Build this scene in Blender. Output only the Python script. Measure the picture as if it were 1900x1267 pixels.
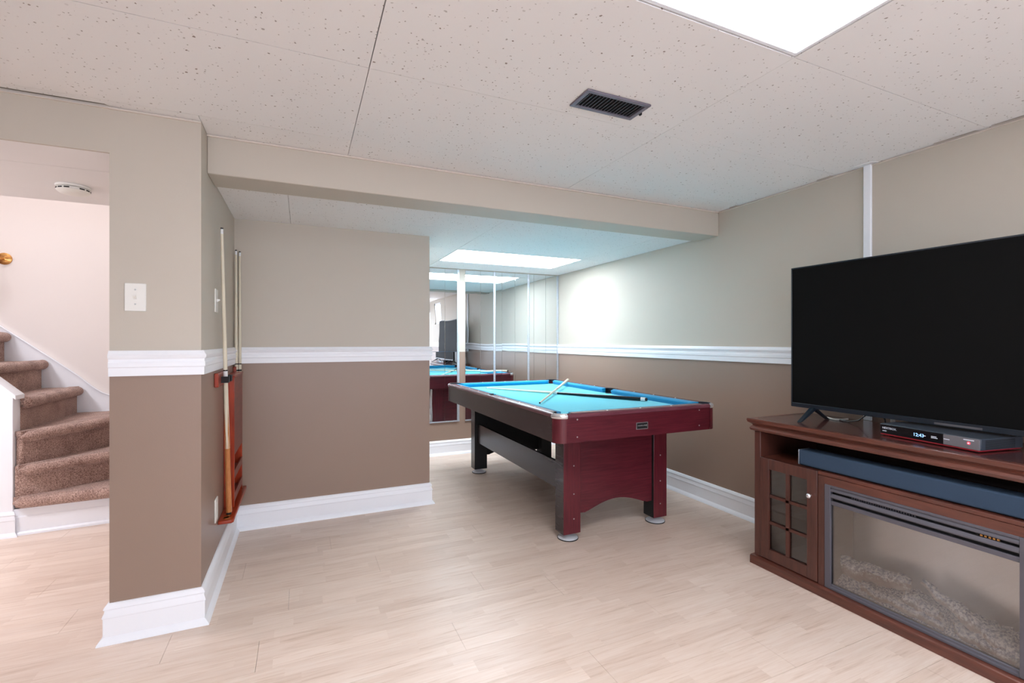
import bpy, bmesh, math, random
from mathutils import Matrix, Vector
for o in list(bpy.data.objects): bpy.data.objects.remove(o)
SC = bpy.context.scene
C = SC.collection
# ------------------------------------------------------------------ camera, world, exposure
cam = bpy.data.objects.new('camera', bpy.data.cameras.new('camera')); C.objects.link(cam)
cam.data.sensor_width = 36.0
cam.data.lens = 875.0 / 1900.0 * 36.0
cam.data.clip_start = 0.02
cam.location = (0, 0, 1.2)
cam.rotation_euler = (math.pi / 2, 0, -math.atan(389.0 / 875.0))
SC.camera = cam
W = bpy.data.worlds.new('world'); SC.world = W; W.use_nodes = True
W.node_tree.nodes['Background'].inputs[0].default_value = (0.75, 0.85, 1.0, 1)
W.node_tree.nodes['Background'].inputs[1].default_value = 1.0
SC.view_settings.view_transform = 'Standard'
SC.view_settings.look = 'None'
SC.view_settings.gamma = 1.0
SC.view_settings.use_curve_mapping = False
SC.view_settings.exposure = 0.2
try:
    SC.cycles.use_denoising = True
    SC.cycles.diffuse_bounces = 4
    SC.cycles.max_bounces = 8
    SC.cycles.sample_clamp_indirect = 6
except Exception: pass
MAIN_LIGHT = 13.0        # emission of the fluorescent diffusers
ALCOVE_LIGHT = 22.0
STAIR_FILL = 60.0
WINDOW_LIGHT = 3.8      # glow of the frosted panes, including the added fill window

# ------------------------------------------------------------------ key dimensions (metres)
H = 2.14; XW = 2.757; YP = 2.38; XS = -.395; XO = -.706; YQ = 3.45; XQ = .863; YM = 4.857
ZN = 1.98; ZB = 1.963; YB0 = 2.516; YB1 = 2.722; ZH = 1.956; YH1 = 3.313
XL = -3.1; YBK = -2.4; SPLIT = 1.09
R = random.Random(7)

# ------------------------------------------------------------------ materials
def lin(c):
    return tuple((x/255.0/12.92 if x/255.0 <= .04045 else ((x/255.0+.055)/1.055)**2.4) for x in c) + (1,)
def newmat(name):
    m = bpy.data.materials.new(name); m.use_nodes = True
    return m, m.node_tree.nodes, m.node_tree.links, m.node_tree.nodes['Principled BSDF']
def pmat(name, c, rough=.5, metal=0, spec=.5, var=.04, vscale=6, bump=0, bscale=80, coat=0, sheen=0):
    """plain procedural surface: colour with soft noise variation and optional fine relief"""
    m, n, l, b = newmat(name)
    c = lin(c)
    geo = n.new('ShaderNodeNewGeometry')
    nz = n.new('ShaderNodeTexNoise'); nz.inputs['Scale'].default_value = vscale; nz.inputs['Detail'].default_value = 3
    l.new(geo.outputs['Position'], nz.inputs['Vector'])
    mx = n.new('ShaderNodeMix'); mx.data_type = 'RGBA'
    mx.inputs[6].default_value = tuple(x*(1-var) for x in c[:3]) + (1,)
    mx.inputs[7].default_value = tuple(min(1, x*(1+var)) for x in c[:3]) + (1,)
    l.new(nz.outputs['Fac'], mx.inputs[0]); l.new(mx.outputs[2], b.inputs['Base Color'])
    b.inputs['Roughness'].default_value = rough; b.inputs['Metallic'].default_value = metal
    b.inputs['Specular IOR Level'].default_value = spec
    b.inputs['Coat Weight'].default_value = coat; b.inputs['Coat Roughness'].default_value = .12
    b.inputs['Sheen Weight'].default_value = sheen
    if bump:
        n2 = n.new('ShaderNodeTexNoise'); n2.inputs['Scale'].default_value = bscale; n2.inputs['Detail'].default_value = 4
        l.new(geo.outputs['Position'], n2.inputs['Vector'])
        bp = n.new('ShaderNodeBump'); bp.inputs['Strength'].default_value = bump; bp.inputs['Distance'].default_value = .004
        l.new(n2.outputs['Fac'], bp.inputs['Height']); l.new(bp.outputs['Normal'], b.inputs['Normal'])
    return m
def wood(name, c1, c2, stretch, rough=.3, scale=14, coat=0, spec=.5):
    """stained wood: streaks stretched along one axis"""
    m, n, l, b = newmat(name)
    geo = n.new('ShaderNodeNewGeometry')
    mp = n.new('ShaderNodeMapping'); mp.inputs['Scale'].default_value = stretch
    l.new(geo.outputs['Position'], mp.inputs['Vector'])
    nz = n.new('ShaderNodeTexNoise'); nz.inputs['Scale'].default_value = scale; nz.inputs['Detail'].default_value = 6; nz.inputs['Roughness'].default_value = .65
    l.new(mp.outputs[0], nz.inputs['Vector'])
    rp = n.new('ShaderNodeValToRGB'); e = rp.color_ramp.elements
    e[0].position = .3; e[0].color = lin(c1); e[1].position = .72; e[1].color = lin(c2)
    l.new(nz.outputs['Fac'], rp.inputs[0]); l.new(rp.outputs[0], b.inputs['Base Color'])
    b.inputs['Roughness'].default_value = rough; b.inputs['Coat Weight'].default_value = coat
    b.inputs['Coat Roughness'].default_value = .1; b.inputs['Specular IOR Level'].default_value = spec
    return m
def emit(name, c, s):
    m, n, l, b = newmat(name)
    b.inputs['Base Color'].default_value = lin(c); b.inputs['Emission Color'].default_value = lin(c)
    b.inputs['Emission Strength'].default_value = s
    return m
def math_node(n, l, op, a, bv=None, cv=None):
    x = n.new('ShaderNodeMath'); x.operation = op
    for i, v in enumerate((a, bv, cv)):
        if v is None: continue
        if isinstance(v, (int, float)): x.inputs[i].default_value = v
        else: l.new(v, x.inputs[i])
    return x.outputs[0]

M = {}
M['upper'] = pmat('beige_wall_paint', (198, 189, 176), .55, var=.02, vscale=2, bump=.06, bscale=260)
M['lower'] = pmat('brown_wall_paint', (152, 129, 115), .38, var=.03, vscale=2, bump=.06, bscale=260)
M['cream'] = pmat('cream_wall_paint', (240, 232, 227), .6, var=.02, vscale=2)
M['hallceil'] = pmat('hall_ceiling_paint', (240, 238, 238), .7, var=.02)
M['white'] = pmat('white_trim_paint', (246, 248, 253), .35, var=.01)
M['plastic'] = pmat('white_plastic', (236, 234, 228), .35, var=.01)
M['dark'] = pmat('dark_gap', (28, 24, 22), .9)
M['screw'] = pmat('steel_screw', (190, 190, 190), .35, metal=.8)
M['chrome'] = pmat('chrome', (225, 225, 228), .25, metal=.75, var=.01)
M['black'] = pmat('black_plastic', (16, 17, 20), .4)
M['blackmatte'] = pmat('matte_black', (12, 12, 14), .7)

def ceiling_tile_mat():
    m, n, l, b = newmat('mineral_ceiling_tile')
    geo = n.new('ShaderNodeNewGeometry')
    # soft drift of tone
    nz = n.new('ShaderNodeTexNoise'); nz.inputs['Scale'].default_value = 1.3; l.new(geo.outputs['Position'], nz.inputs['Vector'])
    base = n.new('ShaderNodeMix'); base.data_type = 'RGBA'
    base.inputs[6].default_value = lin((239, 237, 236)); base.inputs[7].default_value = lin((244, 242, 240))
    l.new(nz.outputs['Fac'], base.inputs[0])
    # pinholes and fissures: two sizes of speck cells, patchily distributed
    warp = n.new('ShaderNodeTexNoise'); warp.inputs['Scale'].default_value = 60; l.new(geo.outputs['Position'], warp.inputs['Vector'])
    wv = n.new('ShaderNodeVectorMath'); wv.operation = 'SCALE'; wv.inputs['Scale'].default_value = .012; l.new(warp.outputs['Color'], wv.inputs[0])
    ad = n.new('ShaderNodeVectorMath'); ad.operation = 'ADD'; l.new(geo.outputs['Position'], ad.inputs[0]); l.new(wv.outputs[0], ad.inputs[1])
    mask = None
    for sc, rad, thr in ((34, .13, .5), (70, .17, .5)):
        v = n.new('ShaderNodeTexVoronoi'); v.inputs['Scale'].default_value = sc; l.new(ad.outputs[0], v.inputs['Vector'])
        hole = math_node(n, l, 'LESS_THAN', v.outputs['Distance'], rad)
        sep = n.new('ShaderNodeSeparateColor'); l.new(v.outputs['Color'], sep.inputs[0])
        keep = math_node(n, l, 'GREATER_THAN', sep.outputs[0], thr)
        dep = math_node(n, l, 'MULTIPLY', sep.outputs[1], 1.0)
        h = math_node(n, l, 'MULTIPLY', math_node(n, l, 'MULTIPLY', hole, keep), dep)
        mask = h if mask is None else math_node(n, l, 'MAXIMUM', mask, h)
    mx = n.new('ShaderNodeMix'); mx.data_type = 'RGBA'
    l.new(math_node(n, l, 'MULTIPLY', mask, .9), mx.inputs[0]); l.new(base.outputs[2], mx.inputs[6]); mx.inputs[7].default_value = lin((120, 100, 84))
    l.new(mx.outputs[2], b.inputs['Base Color'])
    b.inputs['Roughness'].default_value = .9; b.inputs['Specular IOR Level'].default_value = .2
    bp = n.new('ShaderNodeBump'); bp.inputs['Strength'].default_value = .5; bp.inputs['Distance'].default_value = .003; bp.invert = True
    l.new(mask, bp.inputs['Height']); l.new(bp.outputs['Normal'], b.inputs['Normal'])
    return m
M['tile'] = ceiling_tile_mat()

def laminate_mat():
    """three-strip laminate print: strips along X, 65 mm wide, each strip cut into staggered lengths"""
    m, n, l, b = newmat('maple_laminate')
    geo = n.new('ShaderNodeNewGeometry')
    sep = n.new('ShaderNodeSeparateXYZ'); l.new(geo.outputs['Position'], sep.inputs[0])
    x, y = sep.outputs[0], sep.outputs[1]
    row = math_node(n, l, 'FLOOR', math_node(n, l, 'DIVIDE', math_node(n, l, 'SUBTRACT', y, 2.137), .065))
    wn = n.new('ShaderNodeTexWhiteNoise'); wn.noise_dimensions = '1D'; l.new(row, wn.inputs['W'])
    col = math_node(n, l, 'FLOOR', math_node(n, l, 'ADD', math_node(n, l, 'DIVIDE', x, .42), math_node(n, l, 'MULTIPLY', wn.outputs['Value'], 7.3)))
    cid = n.new('ShaderNodeCombineXYZ'); l.new(row, cid.inputs[0]); l.new(col, cid.inputs[1])
    w2 = n.new('ShaderNodeTexWhiteNoise'); w2.noise_dimensions = '2D'; l.new(cid.outputs[0], w2.inputs['Vector'])
    # grain, shifted per strip piece
    off = n.new('ShaderNodeVectorMath'); off.operation = 'SCALE'; off.inputs['Scale'].default_value = 9; l.new(w2.outputs['Color'], off.inputs[0])
    ad = n.new('ShaderNodeVectorMath'); ad.operation = 'ADD'; l.new(geo.outputs['Position'], ad.inputs[0]); l.new(off.outputs[0], ad.inputs[1])
    mp = n.new('ShaderNodeMapping'); mp.inputs['Scale'].default_value = (1.1, 16, 1); l.new(ad.outputs[0], mp.inputs['Vector'])
    nz = n.new('ShaderNodeTexNoise'); nz.inputs['Scale'].default_value = 3.2; nz.inputs['Detail'].default_value = 7; nz.inputs['Roughness'].default_value = .62; nz.inputs['Distortion'].default_value = .9
    l.new(mp.outputs[0], nz.inputs['Vector'])
    rp = n.new('ShaderNodeValToRGB'); e = rp.color_ramp.elements
    e[0].position = .28; e[0].color = lin((204, 178, 158)); e[1].position = .64; e[1].color = lin((236, 219, 206))
    k = rp.color_ramp.elements.new(.45); k.color = lin((228, 207, 191))
    mp2 = n.new('ShaderNodeMapping'); mp2.inputs['Scale'].default_value = (2.0, 55, 1); l.new(ad.outputs[0], mp2.inputs['Vector'])
    nf = n.new('ShaderNodeTexNoise'); nf.inputs['Scale'].default_value = 3.5; nf.inputs['Detail'].default_value = 4; nf.inputs['Distortion'].default_value = .5; l.new(mp2.outputs[0], nf.inputs['Vector'])
    l.new(math_node(n, l, 'ADD', math_node(n, l, 'MULTIPLY', nz.outputs['Fac'], .62), math_node(n, l, 'MULTIPLY', nf.outputs['Fac'], .38)), rp.inputs[0])
    tone = n.new('ShaderNodeMix'); tone.data_type = 'RGBA'; tone.blend_type = 'MULTIPLY'; tone.inputs[0].default_value = 1
    tr = n.new('ShaderNodeValToRGB'); t = tr.color_ramp.elements
    t[0].color = (.89, .86, .84, 1); t[1].color = (1.0, 1.0, 1.0, 1)
    l.new(w2.outputs['Value'], tr.inputs[0]); l.new(rp.outputs[0], tone.inputs[6]); l.new(tr.outputs[0], tone.inputs[7])
    l.new(tone.outputs[2], b.inputs['Base Color'])
    b.inputs['Roughness'].default_value = .36
    b.inputs['Specular IOR Level'].default_value = .38
    return m
M['laminate'] = laminate_mat()

def diffuser_mat(name, c, s):
    """prismatic lens of a fluorescent fixture: bright cells between fine ribs"""
    m, n, l, b = newmat(name)
    geo = n.new('ShaderNodeNewGeometry'); sep = n.new('ShaderNodeSeparateXYZ'); l.new(geo.outputs['Position'], sep.inputs[0])
    line = None
    for ax in (0, 1):
        fr = math_node(n, l, 'FRACT', math_node(n, l, 'DIVIDE', sep.outputs[ax], .0148))
        g = math_node(n, l, 'LESS_THAN', fr, .14)
        line = g if line is None else math_node(n, l, 'MAXIMUM', line, g)
    st = math_node(n, l, 'SUBTRACT', s, math_node(n, l, 'MULTIPLY', line, s - .80))
    b.inputs['Base Color'].default_value = (.8, .8, .8, 1); b.inputs['Emission Color'].default_value = lin(c)
    l.new(st, b.inputs['Emission Strength'])
    return m
M['diff_main'] = diffuser_mat('fluorescent_lens', (246, 249, 255), MAIN_LIGHT)
M['diff_alc'] = diffuser_mat('cool_fluorescent_lens', (236, 246, 255), ALCOVE_LIGHT)

# ------------------------------------------------------------------ mesh builder
class MB:
    def __init__(s): s.v = []; s.f = []; s.mi = []
    def add(s, vs, fs, mi=0):
        k = len(s.v); s.v += [tuple(p) for p in vs]; s.f += [tuple(i+k for i in f) for f in fs]; s.mi += [mi]*len(fs); return s
    def box(s, lo, hi, mi=0):
        x0, y0, z0 = lo; x1, y1, z1 = hi
        return s.add([(x0,y0,z0),(x1,y0,z0),(x1,y1,z0),(x0,y1,z0),(x0,y0,z1),(x1,y0,z1),(x1,y1,z1),(x0,y1,z1)],
                     [(0,3,2,1),(4,5,6,7),(0,1,5,4),(1,2,6,5),(2,3,7,6),(3,0,4,7)], mi)
    def prism(s, pts, axis, a, b, mi=0):
        """extrude polygon: axis 'x': pts are (y,z); 'y': (x,z); 'z': (x,y)"""
        def p3(p, t): return {'x': (t, p[0], p[1]), 'y': (p[0], t, p[1]), 'z': (p[0], p[1], t)}[axis]
        n = len(pts)
        return s.add([p3(p, a) for p in pts] + [p3(p, b) for p in pts],
                     [tuple(range(n)), tuple(range(2*n-1, n-1, -1))] + [(i, (i+1) % n, n+(i+1) % n, n+i) for i in range(n)], mi)
    def tube(s, path, rad, n=10, mi=0, caps=True):
        P = [Vector(p) for p in path]; rr = rad if isinstance(rad, (list, tuple)) else [rad]*len(P)
        t0 = (P[1]-P[0]).normalized(); ref = Vector((0,0,1)) if abs(t0.z) < .9 else Vector((1,0,0))
        vs = []
        for i, p in enumerate(P):
            t = (P[min(i+1, len(P)-1)] - P[max(i-1, 0)]).normalized()
            a = t.cross(ref).normalized(); bb = t.cross(a).normalized()
            for k in range(n):
                an = 2*math.pi*k/n; vs.append(p + (a*math.cos(an) + bb*math.sin(an))*rr[i])
        fs = [(i*n+k, i*n+(k+1) % n, (i+1)*n+(k+1) % n, (i+1)*n+k) for i in range(len(P)-1) for k in range(n)]
        if caps: fs += [tuple(range(n)), tuple(range((len(P)-1)*n, len(P)*n))]
        return s.add(vs, fs, mi)
    def lathe(s, c, prof, n=24, mi=0, a0=0, a1=2*math.pi):
        full = abs(a1-a0-2*math.pi) < 1e-6; m = n if full else n+1; vs = []
        for r, zz in prof:
            for k in range(m):
                an = a0 + (a1-a0)*k/n; vs.append((c[0]+r*math.cos(an), c[1]+r*math.sin(an), c[2]+zz))
        fs = []
        for i in range(len(prof)-1):
            for k in range(n):
                j = (k+1) % m if full else k+1
                fs.append((i*m+k, i*m+j, (i+1)*m+j, (i+1)*m+k))
        if full:
            if prof[0][0] > 1e-6: fs.append(tuple(range(m)))
            if prof[-1][0] > 1e-6: fs.append(tuple(range((len(prof)-1)*m, len(prof)*m)))
        return s.add(vs, fs, mi)
    def xf(s, mat): s.v = [tuple(mat @ Vector(p)) for p in s.v]; return s
def build(name, mb, mats, parent=None, bevel=0, smooth=False, seg=2, origin=None, dedupe=False):
    org = Vector((0,0,0))
    if parent is not None: org = Vector(parent['_o']) if '_o' in parent else Vector(parent.location)
    elif origin is not None: org = Vector(origin)
    else:
        xs, ys, zs = zip(*mb.v); org = Vector(((min(xs)+max(xs))/2, (min(ys)+max(ys))/2, min(zs)))
    me = bpy.data.meshes.new(name); me.from_pydata([Vector(p)-org for p in mb.v], [], mb.f)
    mats = mats if isinstance(mats, (list, tuple)) else [mats]
    for m in mats: me.materials.append(m)
    for p, i in zip(me.polygons, mb.mi): p.material_index = i
    bm = bmesh.new(); bm.from_mesh(me)
    if dedupe: bmesh.ops.remove_doubles(bm, verts=bm.verts, dist=1e-5)
    bmesh.ops.recalc_face_normals(bm, faces=bm.faces); bm.to_mesh(me); bm.free()
    if smooth:
        for p in me.polygons: p.use_smooth = True
        me.set_sharp_from_angle(angle=math.radians(38))
    o = bpy.data.objects.new(name, me); C.objects.link(o)
    if parent is not None: o.parent = parent
    else: o.location = org
    ORG[o.name] = org
    if bevel:
        b = o.modifiers.new('bevel', 'BEVEL'); b.width = bevel; b.segments = seg; b.limit_method = 'ANGLE'; b.angle_limit = math.radians(40)
        for p in me.polygons: p.use_smooth = True
        me.set_sharp_from_angle(angle=math.radians(60)); b.harden_normals = False
    return o
ORG = {}
def sub(name, mb, mats, part, **k):
    """child of a part: same origin as its thing"""
    top = part
    while top.parent is not None: top = top.parent
    o = build(name, mb, mats, parent=None, origin=ORG[top.name], **k)
    o.parent = part; o.location = (0,0,0)
    return o
def child(name, mb, mats, thing, **k):
    return sub(name, mb, mats, thing, **k)
def tag(o, label, cat, group=None, kind=None):
    o['label'] = label; o['category'] = cat
    if group: o['group'] = group
    if kind: o['kind'] = kind
    return o
def thing(name, loc, label, cat, group=None, kind=None):
    o = bpy.data.objects.new(name, None); C.objects.link(o); o.location = loc; o.empty_display_size = .1
    ORG[o.name] = Vector(loc)
    return tag(o, label, cat, group, kind)
def shared(name, key, mb, mats, parent, loc, cache={}, bevel=0):
    """alike pieces share mesh data; each is an object of its own placed by its location"""
    if key not in cache:
        me = bpy.data.meshes.new(name); me.from_pydata(mb.v, [], mb.f)
        mm = mats if isinstance(mats, (list, tuple)) else [mats]
        for m in mm: me.materials.append(m)
        for p, i in zip(me.polygons, mb.mi): p.material_index = i
        bm = bmesh.new(); bm.from_mesh(me); bmesh.ops.recalc_face_normals(bm, faces=bm.faces); bm.to_mesh(me); bm.free()
        cache[key] = me
    o = bpy.data.objects.new(name, cache[key]); C.objects.link(o)
    o.parent = parent; o.location = Vector(loc) - ORG[parent.name]
    if bevel:
        b = o.modifiers.new('bevel', 'BEVEL'); b.width = bevel; b.segments = 1
    return o
def sweep(path, prof):
    """profile (out, z) swept along a floor-plan path, room on its right; one mitred MB for each leg"""
    n = len(path); outs = []
    nr = []
    for i in range(n-1):
        d = Vector((path[i+1][0]-path[i][0], path[i+1][1]-path[i][1])).normalized(); nr.append(Vector((d.y, -d.x)))
    mit = []
    for i in range(n):
        if i == 0: mit.append(nr[0])
        elif i == n-1: mit.append(nr[-1])
        else:
            a = nr[i-1]; b = nr[i]; mit.append((a+b)/(1+a.dot(b)))
    for i in range(n-1):
        m = MB(); k = len(prof); vs = []
        for j in (i, i+1):
            for o_, zz in prof: vs.append((path[j][0]+mit[j].x*o_, path[j][1]+mit[j].y*o_, zz))
        m.add(vs, [(q, (q+1) % k, k+(q+1) % k, k+q) for q in range(k)] + [tuple(range(k)), tuple(range(k, 2*k))])
        outs.append(m)
    return outs
def text_mb(body, size, depth, place):
    """lettering as solid glyphs; place maps (x, y, z) of the flat text into the scene"""
    cu = bpy.data.curves.new('t', 'FONT'); cu.body = body; cu.size = size; cu.extrude = depth; cu.resolution_u = 2
    to = bpy.data.objects.new('t', cu); C.objects.link(to)
    dg = bpy.context.evaluated_depsgraph_get(); me = bpy.data.meshes.new_from_object(to.evaluated_get(dg))
    m = MB(); m.add([place(*v.co) for v in me.vertices], [tuple(p.vertices) for p in me.polygons])
    bpy.data.objects.remove(to); bpy.data.curves.remove(cu); bpy.data.meshes.remove(me)
    return m

# ================================================================== THE SETTING
# ---- floor: laminate boards over a dark underlay
fl = build('floor', MB().box((XL, YBK, -.05), (XW, YM, -.0125)), M['dark'], origin=(0, 0, 0))
tag(fl, 'pale pinkish maple laminate floor of staggered three-strip boards', 'floor', kind='structure')
rw = .195; y0 = 2.137 - rw*24
row = 0
for i in range(60):
    ya = y0 + i*rw; yb = ya + rw
    if yb <= 0 or ya >= YM - .001: continue
    ya_ = max(ya, YBK); yb_ = min(yb, YM)
    L = 1.29; off = (-.487 if i == 24 else -.487 + [0, .43, .86, .21, .64, 1.07, .33][(i-24) % 7])
    k0 = math.floor((XL-off)/L)
    for k in range(k0, k0+8):
        xa = max(off + k*L, XL); xb = min(off+(k+1)*L, XW)
        if xb - xa < .03: continue
        g = .0005
        m = MB().box((-(xb-xa)/2+g, -(yb_-ya_)/2+g, -.012), ((xb-xa)/2-g, (yb_-ya_)/2-g, 0))
        shared('plank', ('pl', round(xb-xa, 4), round(yb_-ya_, 4)), m, M['laminate'], fl, ((xa+xb)/2, (ya_+yb_)/2, 0))
m = MB().box((XL, YBK, -.0125), (XW, y0 + 13*rw, 0))
rest = child('plank', m, M['laminate'], fl); rest['kind'] = 'stuff'

# ---- walls: two-tone paint split under the chair rail
def twotone(m, lo, hi, split=SPLIT):
    m.box((lo[0], lo[1], lo[2]), (hi[0], hi[1], split), 1); m.box((lo[0], lo[1], split), hi, 0); return m
PP = [M['upper'], M['lower']]
ZT = 2.3
# window opening in the right wall, behind the camera (its light reaches the mirror)
WY0, WY1, WZ0, WZ1 = -1.25, -.62, 1.58, 2.06
m = MB()
twotone(m, (XW, WY1, 0), (XW+.14, YM+.14, ZT)); twotone(m, (XW, YBK, 0), (XW+.14, WY0, ZT))
twotone(m, (XW, WY0, 0), (XW+.14, WY1, WZ0)); m.box((XW, WY0, WZ1), (XW+.14, WY1, ZT), 0)
tag(build('wall_right', m, PP, origin=(XW, 1, 0)), 'long wall behind the television, beige above and brown below', 'wall', kind='structure')
m = twotone(MB(), (XS, YM, 0), (XW, YM+.14, ZT))
tag(build('wall_back', m, PP), 'alcove end wall behind the mirror panels and pool table', 'wall', kind='structure')
m = twotone(MB(), (XS, YQ, 0), (XQ, YM, ZT))
tag(build('wall_partition', m, PP), 'wide two-tone partition wall left of the mirrors', 'wall', kind='structure')
m = twotone(MB(), (XO, YP, 0), (XS, YM, ZT))
tag(build('wall_pillar', m, PP), 'narrow two-tone pillar wall with the light switch', 'wall', kind='structure')
m = MB().box((-1.75, YP, ZH+.0), (XO, YP+.012, ZT), 0).box((-1.75, YP+.012, ZH+.03), (XO, YP+.12, ZT), 0); twotone(m, (XL, YP, 0), (-1.75, YP+.12, ZT))
tag(build('wall_header', m, PP), 'beige wall strip above the opening to the stairs', 'wall', kind='structure')
m = twotone(MB(), (XL-.14, YBK-.14, 0), (XL, YP+.12, ZT))
tag(build('wall_left', m, PP), 'two-tone wall on the left side of the room', 'wall', kind='structure')
GX0, GX1, GZ0, GZ1 = -1.6, 2.6, .5, 1.95      # opening for the wide fill window added behind the camera
m = twotone(MB(), (XL, YBK-.14, 0), (GX0, YBK, ZT)); twotone(m, (GX1, YBK-.14, 0), (XW+.14, YBK, ZT))
m.box((GX0, YBK-.14, 0), (GX1, YBK, GZ0), 1); m.box((GX0, YBK-.14, GZ1), (GX1, YBK, ZT), 0)
tag(build('wall_front', m, PP), 'two-tone wall at the camera end of the room', 'wall', kind='structure')
tag(build('wall_beam', MB().box((XS, YB0, ZB), (XW, YB1, ZT)), M['upper'], bevel=.004), 'beige boxed-in beam across the ceiling before the alcove', 'beam', kind='structure')
ZS = 3.7
tag(build('wall_stair', MB().box((XL, YM, 0), (XS, YM+.14, ZS)), M['cream']), 'cream wall behind the carpeted stairs', 'wall', kind='structure')
m = MB().box((XL-.14, YP+.12, 0), (XL, YM+.14, ZS)); m.box((XO, YH1, ZT), (XO+.14, YM, ZS)); m.box((XL, YH1-.14, ZH+.1), (XO, YH1, ZS))
tag(build('wall_stairwell', m, M['cream']), 'cream side walls rising around the stairwell', 'wall', kind='structure')
tag(build('ceiling_stairwell', MB().box((XL, YH1, ZS), (XO, YM, ZS+.1)), M['hallceil']), 'pale ceiling high above the stairs', 'ceiling', kind='structure')
hc = build('ceiling_hall', MB().box((XL, YP+.12, ZH+.014), (XO, YH1, ZH+.1)), M['hallceil'], origin=(-1.5, 2.9, ZH))
tag(hc, 'low pale panelled ceiling of the hall by the stairs', 'ceiling', kind='structure')
for xa, ya, yb in ((-1.75, YP+.0125, 2.659), (XL, 2.662, YH1)):
    child('ceiling_panel', MB().box((xa, ya, ZH+.001), (XO-.001, yb, ZH+.013)), M['hallceil'], hc)

# ---- main ceiling: mineral tiles hung under a dark void
ce = build('ceiling', MB().box((XL, YBK, H+.03), (XW, YB0, H+.06)), M['dark'], origin=(0, 0, H))
tag(ce, 'low suspended ceiling of speckled off-white mineral tiles', 'ceiling', kind='structure')
XLN = [XL, -2.33, -1.06, .21, 1.487, XW]
YLN = [YBK, -2.13, -1.5, -.86, -.225, .41, 1.046, 1.68, 2.32, YB0]
NOTCH = {5: (.80, 1.035), 6: (1.07, 1.24), 7: (1.70, 1.80), 8: (2.335, 2.42)}
LIGHT_CELLS = {(3, 5), (3, 2)}
for i in range(5):
    for j in range(9):
        if (i, j) in LIGHT_CELLS: continue
        xa, xb, ya, yb = XLN[i], XLN[i+1], YLN[j], YLN[j+1]
        pieces = [(xa, xb, ya, yb)]
        if j == 8:
            if xb <= XS: pieces = [(xa, xb, ya, YP)]
            elif xa < XS: pieces = [(xa, XS, ya, YP), (XS, xb, ya, yb)]
        for (a, b, c, d) in pieces:
            if i == 4 and j in NOTCH:
                y0_, y1_ = NOTCH[j]; q = b-.021; e_ = b-.001
                child('ceiling_tile', MB().prism([(a+.001, c+.001), (e_, c+.001), (e_, y0_), (q, y0_+.01), (q, y1_-.01), (e_, y1_), (e_, d-.001), (a+.001, d-.001)], 'z', H-.001, H+.013), M['tile'], ce); continue
            if j == 8 and b == XS:
                q = d-.024; e_ = d-.001
                child('ceiling_tile', MB().prism([(a+.001, c+.001), (b-.001, c+.001), (b-.001, e_), (-.70, e_), (-.715, q), (-1.03, q), (-1.045, e_), (a+.001, e_)], 'z', H-.001, H+.013), M['tile'], ce); continue
            g = R.choice((.0008, .0012, .002))
            m = MB().box((-(b-a)/2+g, -(d-c)/2+g, 0), ((b-a)/2-g, (d-c)/2-g, .014))
            shared('ceiling_tile', ('ct', round(b-a, 4), round(d-c, 4), g), m, M['tile'], ce, ((a+b)/2, (c+d)/2, H - R.random()*.0022))
# ---- alcove ceiling
ca = build('ceiling_alcove', MB().box((XS, YB1, ZN+.03), (XW, YM, ZN+.06)), M['dark'], origin=(1, 3.8, ZN))
tag(ca, 'lower tiled ceiling over the pool table alcove', 'ceiling', kind='structure')
AX = [XS, -.07, 1.195, 2.45, XW]; AY = [YB1, 3.14, 3.835, 4.452, YM]
for i in range(4):
    for j in range(4):
        if (i, j) == (2, 2): continue
        a, b, c, d = AX[i], AX[i+1], AY[j], AY[j+1]
        if a < XQ and d > YQ:
            if b > XQ: child('ceiling_tile', MB().box((XQ, max(c, YQ)+.001, ZN), (b-.001, d-.001, ZN+.014)), M['tile'], ca)
            if c >= YQ: continue
            d = YQ
        g = .001
        child('ceiling_tile', MB().box((a+g, c+g, ZN - R.random()*.001), (b-g, d-g, ZN+.014)), M['tile'], ca)

# ---- baseboards, chair rails, ceiling edge trims
BB = [(0, 0), (.034, 0), (.032, .008), (.022, .02), (.0165, .026), (.0165, .098), (.019, .101), (.019, .106), (.013, .122), (.0125, .130), (.016, .133), (.014, .141), (.005, .152), (0, .153)]
def rail(z0, z1):
    h = z1-z0
    return [(0, z0), (.013, z0), (.014, z0+.32*h), (.018, z0+.36*h), (.018, z0+.52*h), (.0145, z0+.56*h), (.0145, z0+.66*h), (.021, z0+.72*h), (.023, z0+.82*h), (.016, z0+.90*h), (.012, z0+h), (0, z0+h)]
bpath = [(XO, 3.88), (XO, YP), (XS, YP), (XS, YQ), (XQ, YQ), (XQ, YM), (XW, YM), (XW, YBK)]
bl = [('baseboard_hall', 'white baseboard on the hall side of the pillar'), ('baseboard_pillar', 'white moulded baseboard around the front of the pillar'),
      ('baseboard_rack', 'white baseboard receding below the cue rack'), ('baseboard_partition', 'white moulded baseboard along the partition wall'),
      ('baseboard_return', 'white baseboard on the alcove side of the partition'), ('baseboard_back', 'white baseboard below the mirrors behind the pool table'),
      ('baseboard_right', 'white moulded baseboard along the television wall')]
for (nm, lb), mb in zip(bl, sweep(bpath, BB)):
    tag(build(nm, mb, M['white'], smooth=True), lb, 'baseboard', kind='structure')
rpath = [(XO, YP), (XS, YP), (XS, YQ), (XQ, YQ), (XQ, YM-.01)]
rl = [('trim_1', 'white chair rail across the front of the pillar'), ('trim_2', 'white chair rail receding above the cue rack'), ('trim_3', 'white chair rail across the partition wall'), ('trim_4', 'white chair rail on the alcove side of the partition')]
for (nm, lb), mb in zip(rl, sweep(rpath, rail(1.06, 1.163))):
    tag(build(nm, mb, M['white'], smooth=True), lb, 'chair rail', kind='structure')
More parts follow.
